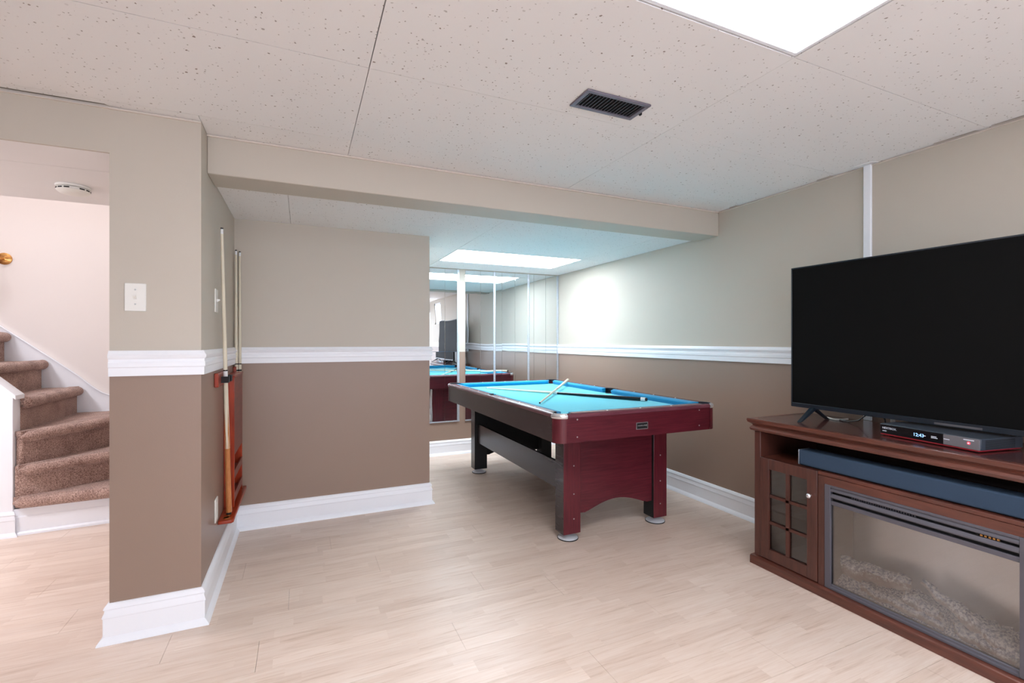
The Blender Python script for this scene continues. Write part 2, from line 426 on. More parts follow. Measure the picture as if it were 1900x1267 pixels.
tag(build('trim_5', sweep([(XW, YM-.012), (XW, YBK)], rail(1.06, 1.165))[0], M['white'], smooth=True), 'long white chair rail along the television wall', 'chair rail', kind='structure')
M['edge'] = pmat('edge_trim_paint', (228, 217, 205), .5)
ep = [(0, H-.011), (.012, H-.011), (.012, H-.008), (.003, H-.007), (.003, H+.004), (0, H+.004)]
for nm, lb, path in (('trim_6', 'thin cream ceiling edge strip above the television wall', [(XW, YB0), (XW, YBK)]), ('trim_7', 'thin cream ceiling edge strip along the beam', [(XS, YB0), (XW, YB0)]),
                     ('trim_8', 'thin cream ceiling edge strip above the stair opening', [(XL, YP), (XS, YP)])):
    tag(build(nm, sweep(path, ep)[0], M['edge']), lb, 'ceiling trim', kind='structure')

# ---- window behind the camera, on the television wall
wn = thing('window_1', (XW, (WY0+WY1)/2, WZ0), 'small bright basement window reflected in the mirrors', 'window', kind='structure')
m = MB()
for lo, hi in (((XW+.02, WY0, WZ0), (XW+.07, WY0+.04, WZ1)), ((XW+.02, WY1-.04, WZ0), (XW+.07, WY1, WZ1)), ((XW+.02, WY0, WZ0), (XW+.07, WY1, WZ0+.04)), ((XW+.02, WY0, WZ1-.04), (XW+.07, WY1, WZ1))): m.box(lo, hi)
child('window_frame', m, M['white'], wn)
M['winglass'] = emit('glowing_frosted_pane', (232, 240, 255), WINDOW_LIGHT)
child('pane', MB().box((XW+.04, WY0+.04, WZ0+.04), (XW+.046, WY1-.04, WZ1-.04)), M['winglass'], wn)

w2 = thing('fill_window', ((GX0+GX1)/2, YBK, GZ0), 'wide frosted window added behind the camera to fill the room with light', 'window', kind='structure')  # unseen window added as a glowing fill for the room
m = MB(); xs_ = [GX0 + (GX1-GX0)*q/4 for q in range(5)]
for q, xx in enumerate(xs_): m.box((xx-(.02 if q else 0), YBK-.07, GZ0), (xx+(.02 if q < 4 else 0), YBK-.02, GZ1))
m.box((GX0, YBK-.07, GZ0), (GX1, YBK-.02, GZ0+.04)); m.box((GX0, YBK-.07, GZ1-.04), (GX1, YBK-.02, GZ1))
child('window_frame', m, M['white'], w2)
for q in range(4): child('pane', MB().box((xs_[q]+.02, YBK-.046, GZ0+.04), (xs_[q+1]-.02, YBK-.04, GZ1-.04)), M['winglass'], w2)

# ================================================================== CEILING FIXTURES
def fixture(cell, label, mat, z, group='recessed fluorescent ceiling lights'):
    a, b, c, d = cell
    t = thing('ceiling_light', ((a+b)/2, (c+d)/2, z), label, 'ceiling light', group)
    m = MB(); g = .004; w = .012
    for lo, hi in (((a+g, c+g), (a+g+w, d-g)), ((b-g-w, c+g), (b-g, d-g)), ((a+g+w, c+g), (b-g-w, c+g+w)), ((a+g+w, d-g-w), (b-g-w, d-g))):
        m.box((lo[0], lo[1], z), (hi[0], hi[1], z+.02))
    child('frame', m, M['white'], t)
    child('diffuser', MB().box((a+g+w, c+g+w, z+.003), (b-g-w, d-g-w, z+.006)), mat, t)
    child('housing', MB().box((a+g, c+g, z+.02), (b-g, d-g, z+.028)), M['white'], t)
    return t
fixture((XLN[3], XLN[4], YLN[5], YLN[6]), 'large bright fluorescent panel in the main ceiling above the television', M['diff_main'], H)
fixture((XLN[3], XLN[4], YLN[2], YLN[3]), 'fluorescent ceiling panel added behind the camera for more room light', M['diff_main'], H)  # unseen panel added to raise the light level of the room
fixture((1.195, 2.45, 3.835, 4.452), 'bright fluorescent panel in the alcove ceiling above the pool table', M['diff_alc'], ZN)

M['vent'] = pmat('bronze_grey_metal', (120, 114, 126), .4, metal=.2)
t = thing('ceiling_vent', (1.113, 1.547, H), 'bronze louvred air register set in the ceiling tiles', 'vent')
vx0, vx1, vy0, vy1 = .966, 1.262, 1.481, 1.613
m = MB()
for lo, hi in (((vx0, vy0), (vx1, vy0+.016)), ((vx0, vy1-.016), (vx1, vy1)), ((vx0, vy0+.016), (vx0+.018, vy1-.016)), ((vx1-.018, vy0+.016), (vx1, vy1-.016))):
    m.box((lo[0], lo[1], H-.010), (hi[0], hi[1], H-.0025))
child('frame', m, M['vent'], t, bevel=.002)
child('duct', MB().box((vx0+.016, vy0+.014, H-.0034), (vx1-.016, vy1-.014, H-.0024)), M['blackmatte'], t)
nsl = 17
for k in range(nsl):
    xx = vx0+.026 + (vx1-vx0-.052)*k/(nsl-1)
    child('louver', MB().prism([(xx+.0016, H-.0036), (xx+.0032, H-.0036), (xx-.0016, H-.0095), (xx-.0032, H-.0095)], 'y', vy0+.016, vy1-.016), M['vent'], t)
child('damper_lever', MB().box((vx1-.002, 1.545, H-.014), (vx1+.006, 1.555, H-.004)), M['blackmatte'], t)

# smoke detector on the hall ceiling
t = thing('smoke_detector', (-1.02, 2.97, ZH), 'round white smoke detector on the low hall ceiling', 'smoke detector')
child('base', MB().lathe((-1.02, 2.97, ZH), [(.0, 0), (.066, 0), (.066, -.010), (.060, -.012), (0, -.012)], 28), M['plastic'], t, smooth=True)
child('cover', MB().lathe((-1.02, 2.97, ZH), [(.0, -.012), (.063, -.014), (.064, -.026), (.052, -.036), (.030, -.040), (0, -.040)], 28), M['plastic'], t, smooth=True)
for k in range(14):
    if k % 4 == 3: continue
    a = 2*math.pi*k/14
    child('vent_slot', MB().lathe((-1.02, 2.97, ZH), [(.0642, -.017), (.0648, -.0175), (.0648, -.0225), (.0642, -.023)], 4, a0=a, a1=a+.33), M['dark'], t)

# ================================================================== MIRRORS
def mirror_mat():
    m, n, l, b = newmat('aged_mirror')
    b.inputs['Base Color'].default_value = (.80, .85, .87, 1); b.inputs['Metallic'].default_value = 1; b.inputs['Roughness'].default_value = .012
    geo = n.new('ShaderNodeNewGeometry'); nz = n.new('ShaderNodeTexNoise'); nz.inputs['Scale'].default_value = 3.0; nz.inputs['Detail'].default_value = 1
    l.new(geo.outputs['Position'], nz.inputs['Vector'])
    bp = n.new('ShaderNodeBump'); bp.inputs['Strength'].default_value = .05; bp.inputs['Distance'].default_value = .02
    l.new(nz.outputs['Fac'], bp.inputs['Height']); l.new(bp.outputs['Normal'], b.inputs['Normal'])
    return m
M['mirror'] = mirror_mat()
M['strip'] = pmat('frosted_mirror_strip', (205, 212, 222), .3, metal=.55, var=.25, vscale=120, bump=.6, bscale=160)
t = thing('wall_mirror', (1.9, YM, .355), 'wall of tall mirror panels behind the pool table', 'mirror')
cols = [(.905, 1.06), (1.06, 1.215), (1.215, 1.378), (1.378, 1.512), (1.605, 1.778), (1.778, 1.931), (1.956, 2.034), (2.034, 2.193), (2.193, 2.348), (2.375, 2.431), (2.431, 2.585), (2.585, 2.730)]
for (a, b) in cols:
    for (z0, z1) in ((.357, SPLIT), (SPLIT, 1.968)):
        g = .0009; y = YM-.008
        ty = R.uniform(-.0007, .0007); tx = R.uniform(-.0006, .0006)
        m = MB(); c = .002
        xs = (a+g, a+g+c, b-g-c, b-g); zs = (z0+g, z0+g+c, z1-g-c, z1-g)
        def yy(i, j): return y + (.0001 if i in (0, 3) or j in (0, 3) else 0) + (ty if i > 1 else -ty) + (tx if j > 1 else -tx)
        vs = [(xs[i], yy(i, j), zs[j]) for j in range(4) for i in range(4)]
        fs = [(j*4+i, j*4+i+1, j*4+i+5, j*4+i+4) for j in range(3) for i in range(3)]
        nb = len(vs); vs += [(xs[0], YM-.001, zs[0]), (xs[3], YM-.001, zs[0]), (xs[3], YM-.001, zs[3]), (xs[0], YM-.001, zs[3])]
        fs += [(nb, nb+1, nb+2, nb+3), (0, 1, 2, 3, nb+1, nb), (3, 7, 11, 15, nb+2, nb+1), (15, 14, 13, 12, nb+3, nb+2), (12, 8, 4, 0, nb, nb+3)]
        m.add(vs, fs); child('mirror_tile', m, M['mirror'], t)
for (a, b) in ((1.513, 1.538), (1.932, 1.955), (2.349, 2.374), (2.731, 2.755)):
    o = child('divider_strip', MB().box((a, YM-.011, .357), (b, YM-.001, 1.970)), M['strip'], t, bevel=.002)
m = MB().box((XQ+.03, YM-.012, .345), (1.54, YM-.001, .357)); m.box((1.605, YM-.012, .345), (2.755, YM-.001, .357))
child('bottom_channel', m, M['strip'], t)

# ================================================================== STAIRS
def carpet_mat():
    m, n, l, b = newmat('brown_carpet')
    geo = n.new('ShaderNodeNewGeometry')
    nz = n.new('ShaderNodeTexNoise'); nz.inputs['Scale'].default_value = 170; nz.inputs['Detail'].default_value = 3; l.new(geo.outputs['Position'], nz.inputs['Vector'])
    n2 = n.new('ShaderNodeTexNoise'); n2.inputs['Scale'].default_value = 9; n2.inputs['Detail'].default_value = 4; l.new(geo.outputs['Position'], n2.inputs['Vector'])
    s = math_node(n, l, 'ADD', math_node(n, l, 'MULTIPLY', nz.outputs['Fac'], .75), math_node(n, l, 'MULTIPLY', n2.outputs['Fac'], .25))
    rp = n.new('ShaderNodeValToRGB'); e = rp.color_ramp.elements
    e[0].position = .36; e[0].color = lin((122, 90, 80)); e[1].position = .64; e[1].color = lin((216, 184, 170))
    l.new(s, rp.inputs[0]); l.new(rp.outputs[0], b.inputs['Base Color'])
    b.inputs['Roughness'].default_value = 1; b.inputs['Specular IOR Level'].default_value = .1; b.inputs['Sheen Weight'].default_value = .25
    bp = n.new('ShaderNodeBump'); bp.inputs['Strength'].default_value = .9; bp.inputs['Distance'].default_value = .008
    l.new(nz.outputs['Fac'], bp.inputs['Height']); l.new(bp.outputs['Normal'], b.inputs['Normal'])
    return m
M['carpet'] = carpet_mat()
st = thing('staircase', (-1.3, 4.3, 0), 'brown carpeted winder stairs curving up to the left', 'staircase')
e = .004
SX = XO - e; SYM = YM - .024
steps = [  # tread height, nose line, tread plan
    (.240, (-1.625, 3.900), (SX, 3.955), [(-1.629, 3.915), (SX, 3.97), (SX, 4.62), (-1.629, 3.99)]),
    (.435, (-1.600, 3.895), (SX, 4.545), [(-1.629, 3.912), (-1.60, 3.915), (SX, 4.56), (SX, SYM), (-.95, SYM), (-1.629, 4.0)]),
    (.642, (-1.595, 3.91), (-1.075, SYM), [(-1.629, 3.93), (-1.60, 3.93), (-1.08, SYM), (-1.70, SYM), (-1.70, 3.995), (-1.629, 3.995)]),
    (.845, (-1.625, 3.995), (-1.625, SYM), [(-1.635, 3.995), (-1.635, SYM), (-1.92, SYM), (-1.92, 3.995)])]
for k in range(5, 12):
    xx = -1.625 - .2135*(k-4)
    if xx < XL + .05: break
    steps.append((.845 + .2115*(k-4), (xx, 3.995), (xx, SYM), [(xx-.01, 3.995), (xx-.01, SYM), (max(xx-.29, XL), SYM), (max(xx-.29, XL), 3.995)]))
for k, (zt, a, b, plan) in enumerate(steps):
    zb = .165 if k == 0 else steps[k-1][0] - .02
    s = child('step', MB().prism(plan, 'z', zb, zt-.006), M['carpet'], st, bevel=.01)
    va, vb = Vector((a[0], a[1], 0)), Vector((b[0], b[1], 0)); d = (vb-va).normalized()
    nn = Vector((d.y, -d.x, 0)) if k < 3 else Vector((1, 0, 0))
    # carpet-wrapped nosing: rounded bar, slightly uneven
    r = .036
    m = MB(); P = []; rr = []
    N = 26
    for q in range(N+1):
        u = q/N; p = va.lerp(vb, u) + nn*.004; w = .0016*math.sin(u*19+k*2)
        P.append((p.x, p.y, zt - r + w)); edge = min(u, 1-u)*(vb-va).length
        rr.append(r*math.sqrt(max(.05, 1-max(0, 1-edge/r)**2)) if q in (0, N) else r + w)
    P[0] = tuple(Vector(P[0])); m.tube(P, rr, 16)
    # flat carpet from the nosing back over the tread
    back = -nn*.06
    q0, q1 = va + nn*.0, vb + nn*.0
    m.add([(q0.x, q0.y, zt-.0005), (q1.x, q1.y, zt-.0005), (q1.x+back.x, q1.y+back.y, zt-.003), (q0.x+back.x, q0.y+back.y, zt-.003),
           (q0.x, q0.y, zt-.03), (q1.x, q1.y, zt-.03), (q1.x+back.x, q1.y+back.y, zt-.03), (q0.x+back.x, q0.y+back.y, zt-.03)],
          [(0,1,2,3), (4,5,6,7), (0,1,5,4), (1,2,6,5), (2,3,7,6), (3,0,4,7)])
    sub('nosing', m, M['carpet'], s, smooth=True)
# white riser board below the first step
rb = sweep([(-1.632, 3.918), (XO-e, 3.985)], [(0, 0), (.024, 0), (.022, .012), (.016, .02), (.010, .022), (.010, .110), (.006, .118), (.006, .162), (0, .162)])[0]
child('riser_board', rb, M['white'], st)
# half wall beside the stairs
capz = lambda x: .86 + (-1.605 - x)*1.0
hwall = thing('wall_half', (-2.3, 3.94, 0), 'low cream wall with sloping white cap beside the stairs', 'half wall', kind='structure')
child('wall_panel', MB().prism([(-1.70, 0), (-1.70, capz(-1.70)-.03), (XL, min(capz(XL)-.03, ZS)), (XL, 0)], 'y', 3.915, 3.985), M['cream'], hwall)
child('newel', MB().prism([(-1.63, 0), (-1.63, capz(-1.63)-.02), (-1.70, capz(-1.70)-.02), (-1.70, 0)], 'y', 3.905, 3.99), M['white'], hwall, bevel=.003)
child('cap', MB().prism([(-1.612, capz(-1.612)-.028), (-1.612, capz(-1.612)), (XL, capz(XL)), (XL, capz(XL)-.028)], 'y', 3.892, 3.998), M['white'], hwall, bevel=.004)
tag(build('baseboard_stair', sweep([(XL, 3.915), (-1.63, 3.905), (-1.63, 3.945)], [(o_, z_) for o_, z_ in BB])[0], M['white'], smooth=True), 'white baseboard below the low wall beside the stairs', 'baseboard', kind='structure')
sk = [(XL, 2.25), (-2.1, 1.325), (-1.787, 1.062), (-1.622, .918), (-1.575, .868), (-1.53, .825), (-1.48, .785), (-1.42, .757), (-1.3, .738), (XO-e, .70), (XO-e, 0), (XL, 0)]
sko = build('trim_9', MB().prism(sk, 'y', YM-.02, YM-.001), M['white'])
tag(sko, 'white stair skirt board sloping up the cream wall', 'skirt board', kind='structure')
m = MB(); tp = [(x, YM-.022, z_) for x, z_ in sk[:10]]
m.tube(tp, .006, 6); child('bead', m, M['white'], sko)
# brass wall light at the edge of view, then two unseen lamps added to light stairs and hall
M['brass'] = pmat('brass', (212, 160, 96), .28, metal=1)
t = thing('wall_sconce', (-2.05, YM, 1.82), 'small brass wall light on the cream stair wall', 'wall light')
child('backplate', MB().lathe((0, 0, 0), [(0, 0), (.045, 0), (.045, .008), (.03, .016), (0, .018)], 20).xf(Matrix.Translation((-2.074, YM-.0, 1.83)) @ Matrix.Rotation(math.pi/2, 4, 'X')), M['brass'], t, smooth=True)
child('arm', MB().tube([(-2.074, YM-.01, 1.83), (-2.074, YM-.05, 1.815), (-2.064, YM-.09, 1.82), (-2.054, YM-.11, 1.815)], .006, 8), M['brass'], t, smooth=True)
child('drip_pan', MB().lathe((-2.054, YM-.11, 1.83), [(0, 0), (.02, 0), (.034, .012), (.036, .014), (.02, .008), (0, .008)], 20), M['brass'], t, smooth=True)
t = thing('stairwell_fill_lamp', (-1.9, 4.05, ZS), 'round ceiling lamp added out of view to light the stairwell', 'ceiling light')  # added above the view to brighten the stairwell
child('shade', MB().lathe((-1.9, 4.05, ZS), [(0, -.09), (.10, -.08), (.15, -.04), (.16, -.01), (0, -.01)], 24), emit('fill_lamp_glass', (250, 248, 255), STAIR_FILL), t, smooth=True)
child('lamp_base', MB().lathe((-1.9, 4.05, ZS), [(0, -.01), (.165, -.01), (.165, 0), (0, 0)], 24), M['white'], t, smooth=True)
t = thing('hall_fill_lamp', (-2.2, 2.9, ZH), 'round ceiling lamp added out of view to light the hall', 'ceiling light')  # added left of the view to brighten the hall
child('shade', MB().lathe((-2.2, 2.9, ZH), [(0, -.09), (.09, -.08), (.13, -.05), (.14, -.02), (0, -.02)], 24), emit('hall_fill_glass', (244, 245, 255), 105), t, smooth=True)
child('lamp_base', MB().lathe((-2.2, 2.9, ZH), [(0, -.02), (.145, -.02), (.145, 0), (0, 0)], 24), M['white'], t, smooth=True)

# ================================================================== SWITCHES, OUTLET, CABLE COVER
t = thing('light_switch', (-.621, YP, 1.323), 'white toggle light switch on the front of the pillar', 'light switch', 'wall plates')
child('plate', MB().box((-.657, YP-.006, 1.323), (-.585, YP, 1.437)), M['plastic'], t, bevel=.0025)
child('toggle', MB().prism([(YP-.006, 1.372), (YP-.016, 1.383), (YP-.014, 1.391), (YP-.006, 1.388)], 'x', -.626, -.616), M['plastic'], t)
for zz in (1.352, 1.411): child('screw', MB().lathe((0, 0, 0), [(0, 0), (.0035, 0), (.003, .0015), (0, .0016)], 10).xf(Matrix.Translation((-.621, YP-.006, zz)) @ Matrix.Rotation(math.pi/2, 4, 'X')), M['screw'], t)
t = thing('light_switch', (XS, 2.745, 1.345), 'white toggle switch seen edge-on beside the tall cue', 'light switch', 'wall plates')
child('plate', MB().box((XS, 2.71, 1.345), (XS+.006, 2.782, 1.46)), M['plastic'], t, bevel=.0025)
child('toggle', MB().prism([(XS+.006, 1.396), (XS+.020, 1.404), (XS+.019, 1.411), (XS+.006, 1.411)], 'y', 2.741, 2.751), M['plastic'], t)
t = thing('wall_outlet', (XS, 2.745, .305), 'white outlet plate low on the wall beside the cue rack', 'outlet', 'wall plates')
child('plate', MB().box((XS, 2.71, .305), (XS+.006, 2.782, .42)), M['plastic'], t, bevel=.0025)
for zz in (.335, .39): child('socket', MB().box((XS+.006, 2.731, zz-.014), (XS+.008, 2.761, zz+.014)), M['plastic'], t, bevel=.001)
t = thing('cable_cover', (XW, 1.525, .8), 'white vertical cable cover running up the wall above the television', 'cable cover')
child('channel', MB().box((XW-.016, 1.505, .78), (XW, 1.543, H)), M['white'], t, bevel=.004)
child('collar', MB().prism([(XW-.05, 1.49), (XW-.03, 1.475), (XW, 1.475), (XW, 1.585), (XW-.02, 1.60), (XW-.05, 1.57)], 'z', H-.004, H), M['hallceil'], t)

# ================================================================== POOL TABLE
TX0, TX1, TY0, TY1 = 1.25, 2.42, 2.215, 4.335; ZTOP = .805
CX, CY = (TX0+TX1)/2, (TY0+TY1)/2
M['mahY_shade'] = wood('mahogany_laminate_shaded', (46, 38, 42), (64, 54, 58), (6, .5, 6), .24, 12)  # darkened copy for long sides and leg flanks, shade put into the colour
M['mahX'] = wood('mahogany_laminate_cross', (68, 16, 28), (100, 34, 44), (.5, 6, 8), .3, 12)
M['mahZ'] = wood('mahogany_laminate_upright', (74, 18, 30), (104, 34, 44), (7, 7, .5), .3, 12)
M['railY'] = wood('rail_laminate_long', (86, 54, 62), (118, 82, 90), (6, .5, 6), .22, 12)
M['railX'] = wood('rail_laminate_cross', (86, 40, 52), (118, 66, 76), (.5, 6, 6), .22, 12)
M['footmetal'] = pmat('cast_foot_metal', (214, 217, 222), .35, metal=.35, var=.01)
M['felt'] = pmat('turquoise_felt', (98, 208, 228), .95, var=.03, vscale=200, spec=.1, sheen=.2)
M['cush'] = pmat('blue_cushion_felt', (22, 140, 186), .9, var=.04, vscale=200, spec=.1, sheen=.2)
M['pocket'] = pmat('black_pocket', (12, 16, 30), .5)
M['pearl'] = pmat('pearl_dot', (235, 232, 226), .3)
M['raw'] = pmat('raw_white_board', (226, 214, 208), .7)
pt = thing('pool_table', (CX, CY, 0), 'mahogany pool table with turquoise felt in the alcove', 'pool table')
RC = .062      # corner radius of the frame
PW = .058      # wooden rail width
CW = .046      # cushion width
ZF = .768      # playing surface
child('playing_surface', MB().box((TX0+.03, TY0+.03, ZF-.02), (TX1-.03, TY1-.03, ZF)), M['felt'], pt)
# wooden rail caps: pieces between the pockets, with rounded outer edge
def capseg(p0, p1, w):
    pr = [(0, ZTOP-.022), (0, ZTOP-.010), (.003, ZTOP-.004), (.009, ZTOP), (w, ZTOP+.001), (w, ZTOP-.022)]
    d = Vector((p1[0]-p0[0], p1[1]-p0[1])).normalized(); nn = Vector((-d.y, d.x))    # inward = left of direction
    m = MB(); k = len(pr); vs = []
    for p in (p0, p1):
        for o_, zz in pr: vs.append((p[0]+nn.x*o_, p[1]+nn.y*o_, zz))
    m.add(vs, [(q, (q+1) % k, k+(q+1) % k, k+q) for q in range(k)] + [tuple(range(k)), tuple(range(k, 2*k))]); return m
PM = .052      # half width of the side pocket mouth
PK = .112      # rails start this far from the corners
ends = [((TX0, TY0), (TX1, TY0), 0), ((TX1, TY0), (TX1, TY1), 1), ((TX1, TY1), (TX0, TY1), 0), ((TX0, TY1), (TX0, TY0), 1)]
for p0, p1, side in ends:
    p0, p1 = Vector(p0), Vector(p1); d = (p1-p0).normalized(); nn = Vector((-d.y, d.x)); Ln = (p1-p0).length
    mt = M['railY'] if side else M['railX']
    spans = [(PK, Ln/2-PM), (Ln/2+PM, Ln-PK)] if side else [(PK, Ln-PK)]
    narrow = [(RC, PK), (Ln-PK, Ln-RC)] + ([(Ln/2-PM, Ln/2+PM)] if side else [])
    for u0, u1 in spans:
        rc_ = child('rail_cap', capseg(p0+d*u0, p0+d*u1, PW), mt, pt, smooth=True)
        for q in range(1, 4):
            c = p0 + d*(u0+(u1-u0)*q/4) + nn*.036
            sub('sight_dot', MB().lathe((c.x, c.y, ZTOP+.0006), [(0, 0), (.006, 0), (.0052, .0008), (0, .001)], 10), M['pearl'], rc_)
    for u0, u1 in narrow: child('rail_cap', capseg(p0+d*u0, p0+d*u1, .0125), mt, pt, smooth=True)
# cushions: wedge profile from the rail to an overhanging nose, mitred back at the pockets
def cushion(p0, p1, t0, t1):
    d = Vector((p1[0]-p0[0], p1[1]-p0[1])).normalized(); nn = Vector((-d.y, d.x)); m = MB(); vs = []
    pr = [(0, ZF), (0, ZTOP), (.012, ZTOP+.001), (CW-.004, ZTOP-.006), (CW, ZTOP-.012), (CW-.012, ZF)]
    k = len(pr)
    for p, t in ((p0, t0), (p1, t1)):
        for o_, zz in pr:
            sft = d * (t*o_); vs.append((p[0]+nn.x*o_+sft.x, p[1]+nn.y*o_+sft.y, zz))
    m.add(vs, [(q, (q+1) % k, k+(q+1) % k, k+q) for q in range(k)] + [tuple(range(k)), tuple(range(k, 2*k))]); return m
ix0, ix1, iy0, iy1 = TX0+PW, TX1-PW, TY0+PW, TY1-PW
for p0, p1, a, b in (((ix0+.045, iy0), (ix1-.045, iy0), .8, -.8), ((ix1, iy0+.045), (ix1, CY-PM), .8, -.25), ((ix1, CY+PM), (ix1, iy1-.045), .25, -.8),
                     ((ix1-.045, iy1), (ix0+.045, iy1), .8, -.8), ((ix0, iy1-.045), (ix0, CY+PM), .8, -.25), ((ix0, CY-PM), (ix0, iy0+.045), .25, -.8)):
    child('cushion', cushion(p0, p1, a, b), M['cush'], pt)
# pockets: black cups
for sx, sy in ((0, 0), (1, 0), (1, 1), (0, 1)):
    c = ((ix0+.006) if not sx else (ix1-.006), (iy0+.006) if not sy else (iy1-.006), 0)
    ang = math.atan2(.5-sy, .5-sx)          # towards table centre
    m = MB(); r = .046
    m.lathe(c, [(r, .70), (r, ZTOP+.0012), (r+.006, ZTOP+.0022), (r+.006, ZTOP+.0012), (r+.006, .70)], 22, a0=ang+math.radians(58), a1=ang+math.radians(302))
    m.lathe(c, [(0, ZF+.0008), (r, ZF+.0008), (r, ZF), (0, ZF)], 22)
    child('corner_pocket', m, M['pocket'], pt, smooth=True)
for sx in (0, 1):
    xx = ix0+.004 if not sx else ix1-.004; ang = 0 if not sx else math.pi
    m = MB(); r = .044
    m.lathe((xx, CY, 0), [(r, .75), (r, ZTOP+.0012), (r+.004, ZTOP+.0022), (r+.008, ZTOP+.0012), (r+.008, .75)], 20, a0=ang+math.radians(75), a1=ang+math.radians(285))
    m.lathe((xx, CY, 0), [(0, ZF+.0008), (r, ZF+.0008), (r, ZF), (0, ZF)], 20)
    child('side_pocket', m, M['pocket'], pt, smooth=True)
# apron boards, rounded corner posts, chrome corner caps
ZA0, ZA1 = .645, ZTOP-.022
AI = .006
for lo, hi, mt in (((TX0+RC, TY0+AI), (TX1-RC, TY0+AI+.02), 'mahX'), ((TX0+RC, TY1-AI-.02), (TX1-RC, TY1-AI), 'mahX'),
                   ((TX0+AI, TY0+RC), (TX0+AI+.02, TY1-RC), 'mahY_shade'), ((TX1-AI-.02, TY0+RC), (TX1-AI, TY1-RC), 'mahY_shade')):
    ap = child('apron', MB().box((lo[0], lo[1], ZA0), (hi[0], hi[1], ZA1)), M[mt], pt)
    if mt == 'mahX' and lo[1] < CY:
        for bx in (TX0+.13, TX1-.15):
            for bz in (ZA0+.03, ZA1-.012):
                sub('bolt', MB().lathe((0, 0, 0), [(0, 0), (.0045, 0), (.0036, .002), (0, .0028)], 10).xf(Matrix.Translation((bx, lo[1], bz)) @ Matrix.Rotation(math.pi/2, 4, 'X')), M['screw'], ap)
        pl = sub('name_plate', MB().box((1.782, lo[1]-.003, .688), (1.862, lo[1], .724)), M['blackmatte'], ap, bevel=.004)
        pl['label'] = 'small black name plate with pale lettering'
        m = MB()
        for lo2, hi2 in (((1.780, .686), (1.864, .689)), ((1.780, .723), (1.864, .726)), ((1.780, .689), (1.783, .723)), ((1.861, .689), (1.864, .723))):
            m.box((lo2[0], lo[1]-.0042, lo2[1]), (hi2[0], lo[1]-.0005, hi2[1]))
        rr_ = random.Random(3)
        for q in range(9):
            gx = 1.790 + q*.0068; gh = .004 + .003*rr_.random()
            m.box((gx, lo[1]-.0038, .7045), (gx+.0048, lo[1]-.0028, .7045+gh))
        m.box((1.851, lo[1]-.0038, .7015), (1.856, lo[1]-.0028, .713))
        sub('name_plate_edge', m, M['screw'], ap)
for sx, sy in ((0, 0), (1, 0), (1, 1), (0, 1)):
    c = (TX0+RC if not sx else TX1-RC, TY0+RC if not sy else TY1-RC)
    a0 = {(0, 0): math.pi, (1, 0): 1.5*math.pi, (1, 1): 0, (0, 1): .5*math.pi}[(sx, sy)]
    ro = RC-AI+.003
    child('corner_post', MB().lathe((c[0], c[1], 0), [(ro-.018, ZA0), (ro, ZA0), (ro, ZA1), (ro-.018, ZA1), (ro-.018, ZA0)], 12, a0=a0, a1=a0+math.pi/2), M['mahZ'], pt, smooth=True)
    # pale seam strips either side of the post
    rq = RC
    m = MB().lathe((c[0], c[1], 0), [(rq-.016, ZTOP-.020), (rq-.002, ZTOP-.026), (rq+.003, ZTOP-.018), (rq+.002, ZTOP-.008), (rq-.007, ZTOP+.002), (rq-.016, ZTOP+.002), (rq-.016, ZTOP-.020)], 12, a0=a0-.06, a1=a0+math.pi/2+.06)
    child('corner_cap', m, M['chrome'], pt, smooth=True)
# cabinet underside
child('underframe', MB().box((TX0+.06, TY0+.06, .655), (TX1-.06, TY1-.06, .745)), M['blackmatte'], pt)
child('cross_beam', MB().box((1.70, 2.58, .50), (1.95, 4.0, .655)), M['blackmatte'], pt)
# legs with round levelling feet
LX = ((1.425, 1.545), (2.105, 2.215)); LY = ((2.448, 2.55), (4.035, 4.137))
for i, (xa, xb) in enumerate(LX):
    for j, (ya, yb) in enumerate(LY):
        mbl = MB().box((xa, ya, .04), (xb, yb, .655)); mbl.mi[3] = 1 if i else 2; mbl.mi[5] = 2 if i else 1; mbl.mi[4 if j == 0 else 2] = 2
        lg = child('leg', mbl, [M['mahZ'], M['mahY_shade'], M['blackmatte']], pt, bevel=.003)
        cx, cy = (xa+xb)/2, (ya+yb)/2
        ft = sub('foot', MB().lathe((cx, cy, 0), [(0, 0), (.062, 0), (.063, .004), (.060, .008), (.046, .016), (.020, .025), (.014, .028), (.014, .042), (0, .042)], 28), M['footmetal'], lg, smooth=True)
        sub('foot_pad', MB().lathe((cx, cy, 0), [(0, 0), (.064, 0), (.0645, .005), (.060, .006), (0, .006)], 28), M['blackmatte'], lg, smooth=True)
        if j == 0:
            for bz in ((.60, .45, .28, .13)):
                sub('bolt', MB().lathe((0, 0, 0), [(0, 0), (.0045, 0), (.0036, .002), (0, .0028)], 10).xf(Matrix.Translation((cx+(.012 if i == 0 else 0), ya, bz)) @ Matrix.Rotation(math.pi/2, 4, 'X')), M['screw'], lg)
# end panels with arched lower edge
for yy0, yy1 in ((2.468, 2.49), (4.095, 4.117)):
    pts = [(LX[0][1], .655), (LX[0][1], .152), (1.59, .150), (1.605, .156)]
    for q in range(15):
        u = q/14; xx = 1.615 + u*(2.035-1.615); pts.append((xx, .158 + .050*math.sin(math.pi*u)))
    pts += [(2.05, .156), (2.065, .150), (LX[1][0], .152), (LX[1][0], .655)]
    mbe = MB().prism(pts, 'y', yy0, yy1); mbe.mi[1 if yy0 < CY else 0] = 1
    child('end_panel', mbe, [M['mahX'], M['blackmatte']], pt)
for xa, xb in ((1.452, 1.472), (2.168, 2.188)):
    child('side_panel', MB().box((xa, LY[0][1], .285), (xb, LY[1][0], .452)), M['mahY_shade'], pt)
child('corner_block', MB().box((1.478, 2.556, .455), (1.50, 2.60, .644)), M['raw'], pt)

